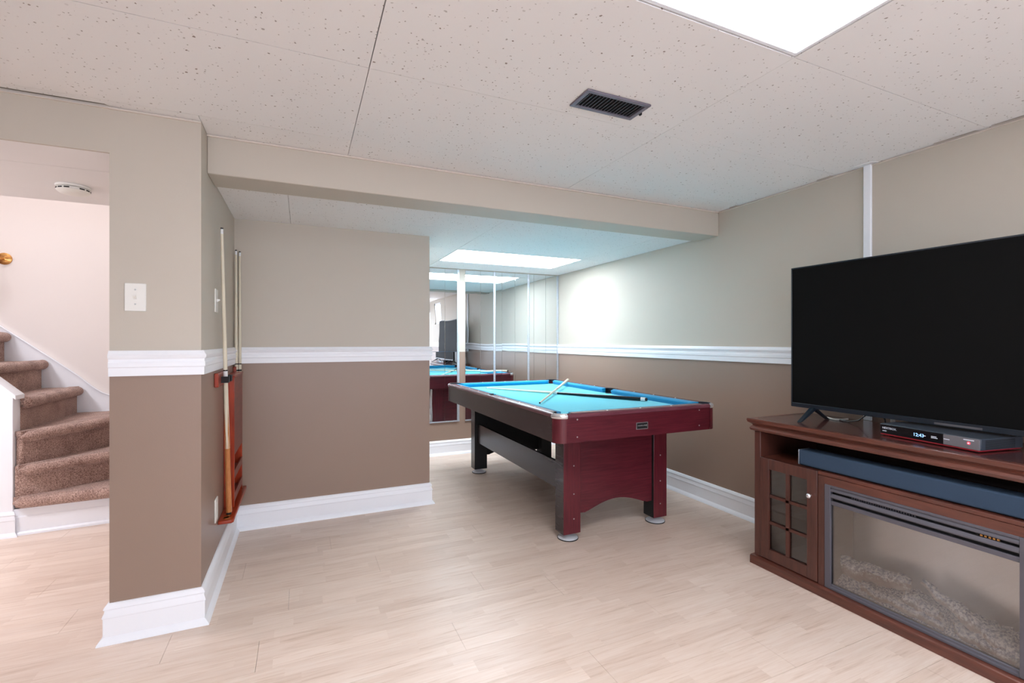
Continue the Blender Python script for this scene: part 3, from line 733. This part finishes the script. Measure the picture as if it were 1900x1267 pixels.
# cues lying on the table
M['maple'] = pmat('maple_shaft', (222, 212, 190), .35, var=.05, vscale=30)
M['forearm'] = wood('cue_forearm', (176, 106, 58), (206, 140, 84), (8, 8, 1), .25, 16)
M['cuewhite'] = pmat('cue_collar_white', (232, 232, 232), .3)
M['blackgloss'] = pmat('black_lacquer', (10, 12, 18), .2)
def cue(label, tip, butt, style, group):
    tip, butt = Vector(tip), Vector(butt); d = (tip-butt); L = d.length; d.normalize()
    t = thing('pool_cue', tuple(butt), label, 'pool cue', group)
    rad = lambda s: .0142 - (.0142-.0062)*(s/L)**.9
    def seg(nm, s0, s1, mat, k=1.0, n=5):
        pts = [butt + d*(s0+(s1-s0)*q/n) for q in range(n+1)]
        return child(nm, MB().tube([tuple(p) for p in pts], [rad(s0+(s1-s0)*q/n)*k for q in range(n+1)], 12), mat, t, smooth=True)
    j = L*.51
    if style == 'dark':
        seg('bumper', 0, .012, M['blackmatte'], .8); seg('butt_cap', .012, .045, M['cuewhite'], 1.02); seg('wrap', .045, j-.02, M['blackgloss'])
    elif style == 'pale':
        seg('bumper', 0, .01, M['blackmatte'], .8); seg('butt', .01, j-.02, M['maple'])
    else:
        seg('bumper', 0, .012, M['blackmatte'], .8); seg('butt', .012, .36, M['forearm']); seg('forearm', .36, j-.03, M['maple'])
        # pointed brown splices running up into the maple
        m = MB()
        for q in range(4):
            a = math.pi/4 + q*math.pi/2; ref = d.cross(Vector((1, 0, 0)) if abs(d.x) < .9 else Vector((0, 1, 0))).normalized(); bb = d.cross(ref)
            def pp(s, da, k=1.012): r = rad(s)*k; an = a+da; return tuple(butt + d*s + (ref*math.cos(an)+bb*math.sin(an))*r)
            m.add([pp(.355, -.6), pp(.355, 0, 1.03), pp(.355, .6), pp(.45, -.35), pp(.45, 0, 1.03), pp(.45, .35), pp(.58, 0, 1.02)], [(0,1,4,3), (1,2,5,4), (3,4,6), (4,5,6)])
        child('splice', m, M['forearm'], t)
    seg('joint_ring', j-.03, j-.02, M['blackgloss'], 1.04); seg('joint_collar', j-.02, j+.012, M['cuewhite'] if style != 'pale' else M['maple'], 1.03); seg('joint_ring', j+.012, j+.018, M['blackgloss'], 1.04)
    seg('shaft', j+.018, L-.03, M['maple']); seg('ferrule', L-.03, L-.007, M['cuewhite'], 1.0); seg('tip', L-.007, L, M['blackgloss'], .95)
    return t
zc = ZF
cue('pool cue with black butt and white cap lying lengthwise on the felt', (1.535, 4.03, zc+.008), (2.262, 2.70, zc+.0155), 'dark', 'cues on the pool table')
cue('pale pool cue lying crosswise over the other on the felt', (1.478, 2.86, zc+.0135), (2.43, 4.085, zc+.048), 'pale', 'cues on the pool table')

# ================================================================== CUE RACK AND CUES
M['cherry'] = wood('cherry_rack', (132, 36, 12), (176, 62, 24), (5, 5, .6), .3, 12, coat=.2)
M['cherryd'] = wood('cherry_rack_dark', (96, 20, 8), (136, 38, 16), (5, .6, 5), .35, 12, coat=.15)
rk = thing('cue_rack', (XS, 3.1, .27), 'cherry red wooden cue rack on the side of the pillar', 'cue rack')
x0 = XS+.001
child('shelf', MB().prism([(x0, 2.80), (x0+.062, 2.80), (x0+.070, 2.812), (x0+.070, 3.43), (x0, 3.43)], 'z', .266, .284), M['cherry'], rk, bevel=.003)
for yy in (2.845, 2.895, 3.395): child('cue_cup', MB().lathe((x0+.034, yy, .284), [(.012, .0005), (.0185, .0005), (.0185, .002), (.012, .002), (.012, .0005)], 18), M['brass'], rk)
bx1 = XS+.052
child('side_board', MB().box((x0, 3.0, .285), (bx1, 3.016, 1.0)), M['cherry'], rk, bevel=.002)
child('side_board', MB().box((x0, 3.364, .285), (bx1, 3.38, 1.0)), M['cherry'], rk, bevel=.002)
child('front_panel', MB().box((bx1-.012, 3.016, .57), (bx1, 3.364, 1.0)), M['cherryd'], rk, bevel=.002)
child('back_board', MB().box((x0, 3.016, .285), (x0+.01, 3.364, 1.0)), M['cherryd'], rk)
child('top_board', MB().box((x0, 2.998, 1.0), (bx1+.003, 3.382, 1.012)), M['cherry'], rk, bevel=.002)
for zz in (.315, .44): 
    tr = child('ball_tray', MB().box((x0+.01, 3.016, zz), (bx1, 3.364, zz+.008)), M['cherryd'], rk)
    sub('tray_lip', MB().box((bx1-.006, 3.016, zz+.008), (bx1, 3.364, zz+.045)), M['cherryd'], tr)
child('clip_bar', MB().box((x0, 2.695, .975), (x0+.018, 3.0, 1.043)), M['cherry'], rk, bevel=.003)
child('clip_bar', MB().box((x0, 3.38, .975), (x0+.018, 3.445, 1.043)), M['cherry'], rk, bevel=.003)
for yy in (2.80, 2.90): 
    child('clip', MB().prism([(x0+.018, yy-.02), (x0+.05, yy-.024), (x0+.052, yy-.017), (x0+.03, yy-.014), (x0+.026, yy), (x0+.03, yy+.014), (x0+.052, yy+.017), (x0+.05, yy+.024), (x0+.018, yy+.02)], 'z', .99, 1.022), M['black'], rk)
for zz in (.40, .50):
    child('knob', MB().lathe((0, 0, 0), [(.004, 0), (.004, .01), (.009, .012), (.010, .018), (.006, .023), (0, .024)], 12).xf(Matrix.Translation((x0+.02, 3.0, zz)) @ Matrix.Rotation(math.pi/2, 4, 'X')), M['black'], rk, smooth=True)
cue('two-tone brown and maple cue standing nearest in the wall rack', (XS+.033, 2.70, 1.76), (XS+.040, 2.893, .287), 'splice', 'cues in the wall rack')
cue('left of the two pale cues at the far end of the wall rack', (-.379, 3.392, 1.772), (-.376, 3.40, .287), 'pale', 'cues in the wall rack')
cue('right of the two pale cues at the far end of the wall rack', (-.362, 3.428, 1.770), (-.362, 3.428, .287), 'pale', 'cues in the wall rack')

# ================================================================== TELEVISION STAND
M['cab'] = wood('cabinet_red_brown', (72, 38, 30), (112, 62, 48), (5, .5, 5), .3, 10, coat=.25)
M['cabup'] = wood('cabinet_red_brown_upright', (66, 36, 30), (92, 52, 42), (5, 5, .5), .3, 10, coat=.25)
M['cabtop'] = wood('cabinet_top', (54, 28, 28), (78, 42, 38), (4, .4, 4), .22, 10, coat=.4)
M['cabin'] = pmat('cabinet_inside', (40, 22, 20), .6)
SY0, SY1 = .368, 1.806; SXF = 2.245; SXB = 2.715; SZT = .783
sc = thing('media_console', (2.48, (SY0+SY1)/2, 0), 'dark red-brown wooden media console with glass doors', 'media console')
child('plinth', MB().prism([(SXF-.020, 0), (SXF-.020, .040), (SXF-.012, .046), (SXB, .046), (SXB, 0)], 'y', SY0-.014, SY1+.014), M['cab'], sc, bevel=.002)
TP = [(SXF-.026, SZT), (SXF-.028, SZT-.008), (SXF-.024, SZT-.020), (SXF-.018, SZT-.023), (SXF-.008, SZT-.030), (SXF-.006, SZT-.036), (SXF-.014, SZT-.044), (SXF-.018, SZT-.052), (SXF-.014, SZT-.062), (SXF-.002, SZT-.066)]
# moulded top: swept round the front and both ends
cap = [(.0, 0)]
prof = [(-(x-SXF), z_) for x, z_ in TP]
poly = [(0, SZT-.066)] + [(o_, z_) for o_, z_ in reversed(prof)] + [(0, SZT)]
pth = [(SXB, SY1), (SXF, SY1), (SXF, SY0), (SXB, SY0)]
mm = MB()
for q in sweep(pth[::-1], [(-o_, z_) for o_, z_ in poly]): mm.add(q.v, q.f)
child('top_moulding', mm, M['cab'], sc, smooth=True)
child('top', MB().box((SXF+.0, SY0+.0, SZT-.03), (SXB, SY1-.0, SZT-.0004)), M['cabtop'], sc)
child('side_panel', MB().box((SXF, SY1-.036, .046), (SXB, SY1, SZT-.066)), M['cabup'], sc, bevel=.002)
child('side_panel', MB().box((SXF, SY0, .046), (SXB, SY0+.036, SZT-.066)), M['cabup'], sc, bevel=.002)
child('back_panel', MB().box((SXB-.012, SY0+.036, .046), (SXB, SY1-.036, SZT-.03)), M['cabin'], sc)
child('shelf', MB().box((SXF+.004, SY0+.036, .566), (SXB-.012, SY1-.036, .583)), M['cab'], sc, bevel=.002)
child('upper_lining', MB().box((SXF+.01, SY0+.036, SZT-.040), (SXB-.012, SY1-.036, SZT-.030)), M['cabin'], sc)
DY = 1.463
F0, F1 = .743, 1.431            # fireplace opening
for a, b in ((F1, DY-.003), (SY0+SY1-DY+.003, F0)):
    child('stile', MB().box((SXF, a, .046), (SXF+.02, b, .566)), M['cabup'], sc)
child('face_rail', MB().box((SXF, F0, .532), (SXF+.02, F1, .566)), M['cab'], sc)
for a in (DY-.004, SY0+SY1-DY-.012):
    child('divider', MB().box((SXF+.02, a, .046), (SXB-.012, a+.016, .566)), M['cabin'], sc)
def glass_mat(name, tint, refl):
    m, n, l, b = newmat(name)
    tr = n.new('ShaderNodeBsdfTransparent'); tr.inputs[0].default_value = tint
    gl = n.new('ShaderNodeBsdfGlossy'); gl.inputs['Roughness'].default_value = .02
    fr = n.new('ShaderNodeFresnel'); fr.inputs[0].default_value = 1.5
    mx = n.new('ShaderNodeMixShader')
    fac = math_node(n, l, 'MINIMUM', math_node(n, l, 'MULTIPLY', fr.outputs[0], refl), 1)
    l.new(fac, mx.inputs[0]); l.new(tr.outputs[0], mx.inputs[1]); l.new(gl.outputs[0], mx.inputs[2])
    l.new(mx.outputs[0], n['Material Output'].inputs[0])
    return m
M['pane'] = glass_mat('dark_cabinet_glass', (.5, .5, .5, 1), 2.0)
def door(ya, yb, knob_y):
    z0, z1 = .053, .583
    sw = .050; d0 = SXF-.004; d1 = SXF+.016
    D = child('door', MB().box((d0, ya, z0), (d1, ya+sw, z1)).box((d0, yb-sw, z0), (d1, yb, z1)).box((d0, ya+sw, z0), (d1, yb-sw, z0+.055)).box((d0, ya+sw, z1-.055), (d1, yb-sw, z1)), M['cabup'], sc, bevel=.0015)
    gy0, gy1, gz0, gz1 = ya+sw, yb-sw, z0+.055, z1-.055
    ym = (gy0+gy1)/2; zs = [gz0 + (gz1-gz0)*q/3 for q in range(4)]
    m = MB().box((d0+.003, ym-.009, gz0), (d1-.002, ym+.009, gz1))
    for zz in zs[1:3]: m.box((d0+.003, gy0, zz-.007), (d1-.002, gy1, zz+.007))
    sub('muntin', m, M['cabup'], D)
    for a, b in ((gy0, ym-.009), (ym+.009, gy1)):
        for q in range(3):
            sub('pane', MB().box((d1-.008, a, zs[q]+(.007 if q else 0)), (d1-.005, b, zs[q+1]-(.007 if q < 2 else 0))), M['pane'], D)
    sub('knob', MB().lathe((0, 0, 0), [(.004, 0), (.004, .010), (.010, .014), (.011, .020), (.007, .025), (0, .026)], 14).xf(Matrix.Translation((d0, knob_y, .458)) @ Matrix.Rotation(-math.pi/2, 4, 'Y')), M['chrome'], D, smooth=True)
    child('inner_shelf', MB().box((SXF+.03, ya+.01, .30), (SXB-.012, yb-.01, .312)), M['cab'], sc)
door(DY, SY1-.037, 1.493-.0+.0)
door(SY0+.037, SY0+SY1-DY, SY0+SY1-1.493)
child('cable_clip', MB().lathe((2.30, 1.70, SZT-.058), [(0, 0), (.006, .0), (.006, .018), (0, .018)], 10), M['screw'], sc)

# ================================================================== ELECTRIC FIREPLACE
M['fpgrey'] = pmat('grey_powder_coat', (92, 90, 98), .42, var=.03, metal=.2)
M['fpdark'] = pmat('fireplace_black', (14, 15, 18), .5)
fp = thing('electric_fireplace', (2.38, (F0+F1)/2, .047), 'electric fireplace insert with grey frame set in the console', 'fireplace')
fx = SXF+.001
ZG0, ZG1 = .074, .444
m = MB().box((fx-.002, F1-.027, .048), (fx+.018, F1-.001, .531)).box((fx-.002, F0+.001, .048), (fx+.018, F0+.027, .531)).box((fx-.002, F0+.027, .520), (fx+.018, F1-.027, .531))
child('frame', m, M['fpgrey'], fp, bevel=.0015)
child('bottom_rail', MB().prism([(fx-.002, .048), (fx-.002, .056), (fx+.006, .060), (fx+.006, .066), (fx+.014, .072), (fx+.02, .072), (fx+.02, .048)], 'y', F0+.027, F1-.027), M['fpgrey'], fp)
child('glass_rail', MB().box((fx+.004, F0+.027, ZG1-.004), (fx+.016, F1-.027, ZG1+.014)), M['fpgrey'], fp, bevel=.001)
for za, zb in ((.500, .519), (.470, .491)):
    child('louver', MB().prism([(fx+.0, za+.003), (fx-.001, za+.008), (fx+.004, zb), (fx+.012, zb), (fx+.010, za)], 'y', F0+.028, F1-.028), M['fpgrey'], fp)
child('vent_recess', MB().box((fx+.022, F0+.027, ZG1+.0), (fx+.028, F1-.027, .530)), M['fpdark'], fp)
m = MB()
for q in range(26): m.box((fx+.014, 1.315-q*.0095, .490), (fx+.022, 1.315-q*.0095+.004, .502))
child('grille', m, M['fpgrey'], fp)
for q in range(6):
    child('button', MB().lathe((0, 0, 0), [(0, 0), (.0048, 0), (.004, .003), (0, .0035)], 10).xf(Matrix.Translation((fx+.012, .885-q*.0115, .4955)) @ Matrix.Rotation(-math.pi/2, 4, 'Y')), M['brass'] if q else M['fpdark'], fp)
M['fpglass'] = glass_mat('fireplace_glass', (.98, .98, .98, 1), 2.4)
child('glass', MB().box((fx+.010, F0+.027, ZG0-.003), (fx+.013, F1-.027, ZG1-.003)), M['fpglass'], fp)
M['fpback'] = pmat('smoked_screen', (196, 194, 194), .34, metal=.8, var=.05, vscale=5)
XBK = 2.43
child('flame_screen', MB().box((XBK, F0+.01, .06), (XBK+.005, F1-.01, .47)), M['fpback'], fp)
child('firebox_side', MB().box((fx+.02, F1-.020, .06), (XBK, F1-.014, .47)), pmat('firebox_side_panel', (150, 134, 120), .5), fp)
child('firebox_side', MB().box((fx+.02, F0+.014, .06), (XBK, F0+.020, .47)), pmat('firebox_side_panel_b', (150, 134, 120), .5), fp)
child('firebox_top', MB().box((fx+.03, F0+.02, .46), (XBK, F1-.02, .47)), M['fpdark'], fp)
def ember_mat(name, c1, c2, sc_, side=None):
    m, n, l, b = newmat(name)
    geo = n.new('ShaderNodeNewGeometry')
    v = n.new('ShaderNodeTexNoise'); v.inputs['Scale'].default_value = sc_; v.inputs['Detail'].default_value = 4; v.inputs['Roughness'].default_value = .7; l.new(geo.outputs['Position'], v.inputs['Vector'])
    rp = n.new('ShaderNodeValToRGB'); e_ = rp.color_ramp.elements; e_[0].position = .40; e_[0].color = lin(c1); e_[1].position = .60; e_[1].color = lin(c2)
    l.new(v.outputs['Fac'], rp.inputs[0]); l.new(rp.outputs[0], b.inputs['Base Color']); b.inputs['Roughness'].default_value = .9
    if side:      # ash lies on the upper side, bare wood shows on the flanks
        sn = n.new('ShaderNodeSeparateXYZ'); l.new(geo.outputs['Normal'], sn.inputs[0])
        k = n.new('ShaderNodeMapRange'); k.inputs[1].default_value = -.05; k.inputs[2].default_value = .45
        l.new(math_node(n, l, 'ADD', sn.outputs[2], math_node(n, l, 'MULTIPLY', math_node(n, l, 'SUBTRACT', v.outputs['Fac'], .5), 1.2)), k.inputs[0])
        mx = n.new('ShaderNodeMix'); mx.data_type = 'RGBA'; mx.inputs[6].default_value = lin(side); l.new(k.outputs[0], mx.inputs[0]); l.new(rp.outputs[0], mx.inputs[7]); l.new(mx.outputs[2], b.inputs['Base Color'])
    bp = n.new('ShaderNodeBump'); bp.inputs['Strength'].default_value = .8; bp.inputs['Distance'].default_value = .006
    l.new(v.outputs['Fac'], bp.inputs['Height']); l.new(bp.outputs['Normal'], b.inputs['Normal'])
    return m
M['ember'] = ember_mat('grey_ember', (140, 146, 172), (255, 255, 255), 140)
M['bark'] = ember_mat('grey_bark', (150, 154, 176), (255, 255, 255), 90, (158, 140, 128))
from mathutils import noise as mnoise
def lumpy(path, rad, n=16, amp=.2, freq=40, squash=1.0):
    P = [Vector(p) for p in path]; m = MB().tube(path, rad, n)
    k = 0; out = []
    for i, p in enumerate(P):
        for q in range(n):
            v = Vector(m.v[k]); d = v - p; d.z *= squash
            f = 1 + amp*mnoise.noise(v*freq) + .5*amp*mnoise.noise(v*freq*2.3); out.append(tuple(p + d*f)); k += 1
    m.v = out; return m
def lerp(a, b, u): return tuple(a[i]+(b[i]-a[i])*u for i in range(3))
# ember bed: sloping lumpy strip along the bottom
bed = MB(); NX, NY = 10, 90; vs = []
for i in range(NX+1):
    for j in range(NY+1):
        u = i/NX; w = j/NY; xx = fx+.022 + u*(XBK-fx-.026); yy = F1-.03 - w*(F1-F0-.06)
        zz = .062 + .062*math.sin(min(1, u*1.25)*math.pi*.5) + .018*mnoise.noise(Vector((xx, yy, 0))*45) + .010*mnoise.noise(Vector((xx, yy, 3))*110)
        if i == 0: zz = .060
        vs.append((xx, yy, zz))
bed.add(vs, [(i*(NY+1)+j, i*(NY+1)+j+1, (i+1)*(NY+1)+j+1, (i+1)*(NY+1)+j) for i in range(NX) for j in range(NY)])
child('ember_bed', bed, M['ember'], fp, smooth=True)
def log(label, a, b, r0, r1, amp=.22, n=22):
    path = [lerp(a, b, q/n) for q in range(n+1)]
    path = [(p[0]+.006*math.sin(q*.9), p[1], p[2]+.004*math.sin(q*.7+1)) for q, p in enumerate(path)]
    rr = [r0+(r1-r0)*q/n for q in range(n+1)]
    return child('log', lumpy(path, rr, 14, amp, 38), M['bark'], fp, smooth=True)
log('', (2.335, 1.402, .142), (2.345, 1.135, .172), .044, .030)
log('', (2.33, 1.15, .120), (2.315, 1.02, .105), .030, .034)
log('', (2.345, 1.095, .205), (2.315, .80, .085), .012, .042)
log('', (2.30, 1.30, .098), (2.295, 1.00, .085), .022, .022)
log('', (2.30, .97, .092), (2.29, .80, .080), .022, .024)

# ================================================================== SOUNDBAR, RECEIVER, TELEVISION
M['cloth'] = pmat('speaker_cloth', (44, 64, 86), .85, var=.12, vscale=500, bump=.3, bscale=700)
t = thing('soundbar', (2.30, 1.09, .583), 'long dark grey soundbar lying on the open console shelf', 'soundbar')
child('grille', MB().box((2.262, .61, .5875), (2.345, 1.568, .663)), M['cloth'], t, bevel=.008, seg=3)
child('end_cap', MB().box((2.264, 1.568, .588), (2.345, 1.573, .662)), pmat('silver_end', (150, 158, 170), .4, metal=.5), t, bevel=.002)
child('end_cap', MB().box((2.264, .605, .588), (2.345, .61, .662)), pmat('silver_end_b', (150, 158, 170), .4, metal=.5), t, bevel=.002)
for yy in (.70, 1.48): child('foot', MB().box((2.28, yy-.03, .583), (2.33, yy+.03, .5885)), M['blackmatte'], t)

RM = Matrix(((-.157, .987, 0, 2.366), (-.987, -.157, 0, 1.263), (0, 0, 1, SZT), (0, 0, 0, 1)))
t = thing('receiver', tuple(RM @ Vector((.185, .12, 0))), 'black cable receiver with glowing clock on the console', 'receiver')
def rc(nm, m, mat, parent=None, **k): return (sub if parent else child)(nm, m.xf(RM), mat, parent or t, **k)
body = rc('body', MB().box((0, .006, .008), (.37, .235, .052)), pmat('receiver_shell', (52, 60, 70), .4), bevel=.003)
rc('front_panel', MB().box((.002, 0, .009), (.250, .006, .049)), pmat('black_gloss_front', (10, 11, 16), .12), bevel=.001)
rc('side_front', MB().box((.250, 0, .009), (.368, .006, .049)), pmat('grey_front', (112, 108, 112), .3), bevel=.001)
rc('red_base', MB().box((.004, .002, .004), (.366, .23, .009)), pmat('red_trim', (150, 34, 44), .35))
for a, b in ((.03, .03), (.34, .03), (.03, .2), (.34, .2)): rc('foot', MB().lathe((a, b, 0), [(0, 0), (.008, 0), (.008, .004), (0, .004)], 10), M['blackmatte'])
for q in range(7): rc('vent_slot', MB().box((.3698, .03, .013+q*.005), (.3706, .19, .0155+q*.005)), M['blackmatte'])
M['print'] = pmat('pale_print', (222, 226, 236), .5)
pf = lambda ox, oz: (lambda x, y, z_: (ox+x, -.0004-z_, oz+y))
rc('lettering', text_mb('NEXTBOX.', .0125, .0003, pf(.012, .030)), M['print'])
rc('lettering', MB().box((.013, -.0005, .0195), (.030, .0005, .0225)), M['print'])
rc('clock_display', text_mb('12:43', .019, .0003, pf(.139, .022)), emit('clock_digits', (150, 200, 255), 1.4))
rc('indicator', MB().box((.180, -.0005, .0275), (.187, .0005, .0305)), M['print'])
rc('lettering', MB().box((.207, -.0005, .031), (.226, .0005, .0338)).box((.207, -.0005, .0255), (.230, .0005, .0283)), M['print'])
rc('lettering', MB().box((.2515, -.0005, .0295), (.272, .0005, .0325)), M['print'])
rc('lettering', MB().box((.318, -.0005, .0405), (.352, .0005, .0440)), M['print'])
rc('power_logo', MB().lathe((0, 0, 0), [(0, 0), (.0052, 0), (.0045, .0008), (0, .001)], 14).xf(Matrix.Translation((.335, 0, .0305)) @ Matrix.Rotation(math.pi/2, 4, 'X')), emit('red_led', (255, 40, 60), 3.0))
rc('power_mark', MB().box((.333, -.0016, .0295), (.337, -.0009, .0315)), emit('white_led', (255, 235, 235), 3.0))

tv = thing('television', (2.455, 1.07, SZT), 'large black flat-screen television standing on the console', 'television')
VX = 2.455; VY0, VY1, VZ0, VZ1 = .40, 1.743, .846, 1.601
M['tvblack'] = pmat('television_bezel', (20, 30, 40), .3, var=.02)
M['screen'] = pmat('dark_screen', (16, 16, 16), .55, spec=.05, var=0)
child('screen', MB().box((VX-.001, VY0+.006, VZ0+.022), (VX+.004, VY1-.006, VZ1-.007)), M['screen'], tv)
m = MB().box((VX-.004, VY0, VZ0), (VX+.012, VY0+.006, VZ1)).box((VX-.004, VY1-.006, VZ0), (VX+.012, VY1, VZ1)).box((VX-.004, VY0+.006, VZ1-.007), (VX+.012, VY1-.006, VZ1)).box((VX-.006, VY0+.006, VZ0), (VX+.012, VY1-.006, VZ0+.022))
child('bezel', m, M['tvblack'], tv, bevel=.0015)
child('back_cover', MB().box((VX+.004, VY0+.006, VZ0+.01), (VX+.03, VY1-.006, VZ1-.007)).box((VX+.03, VY0+.15, VZ0+.02), (VX+.07, VY1-.15, VZ0+.42)), pmat('tv_back_cover', (46, 48, 50), .5), tv, bevel=.006)
for fy in (1.622, .52):
    m = MB()
    for sx, ex in ((-1, 2.338), (1, 2.574)):
        top = (VX+.005*sx, fy, VZ0+.006); bot = (ex, fy, SZT+.004)
        h0 = Vector(bot)-Vector(top)
        m.prism([(VX-.012 if sx < 0 else VX-.012, VZ0+.008), (VX+.020, VZ0+.008), (VX+.030 if sx > 0 else VX+.006, VZ0-.006), (ex+.012*(1 if sx < 0 else 0), SZT+.001), (ex-.012*(1 if sx > 0 else 0), SZT+.001), (VX-.030 if sx < 0 else VX, VZ0-.004)], 'y', fy-.011, fy+.011)
    child('stand_foot', m, M['tvblack'], tv, bevel=.002)
child('bezel_reflection', MB().box((VX-.0075, .945, VZ0+.004), (VX-.006, 1.10, VZ0+.012)), pmat('pale_bezel_reflection', (84, 82, 86), .4), tv)  # pale strip standing in for a reflection on the lower bezel

# cords and small white adapters behind the television
t = build('power_cord', MB().tube([(2.60, 1.60, .79), (2.59, 1.57, .786), (2.58, 1.52, .787), (2.575, 1.47, .80), (2.56, 1.42, .84), (2.51, 1.40, .90)], .003, 8), M['black'], smooth=True)
tag(t, 'thin black power cord drooping behind the television', 'cord')
t = build('power_cord', MB().tube([(2.545, 1.38, .90), (2.575, 1.375, .86), (2.60, 1.365, .82), (2.60, 1.36, .787)], .0035, 8), M['black'], smooth=True)
tag(t, 'short black cord dropping from the television to the console top', 'cord')
t = build('white_cable', MB().tube([(2.60, 1.64, .788), (2.585, 1.61, .787), (2.58, 1.585, .787), (2.60, 1.565, .788), (2.64, 1.56, .789)], .0045, 8), M['plastic'], smooth=True)
tag(t, 'white cable looped behind the television foot', 'cord')
t = thing('plug_adapter', (2.60, 1.33, SZT), 'small white plug standing behind the television', 'plug')
child('body', MB().box((2.59, 1.325, SZT), (2.61, 1.337, SZT+.055)), M['plastic'], t, bevel=.002)
t = thing('network_adapter', (2.62, 1.18, SZT), 'small white box behind the cable receiver', 'adapter')
child('body', MB().box((2.60, 1.14, SZT), (2.66, 1.20, SZT+.068)), M['plastic'], t, bevel=.004)

for o in bpy.data.objects:
    if '_o' in o: del o['_o']
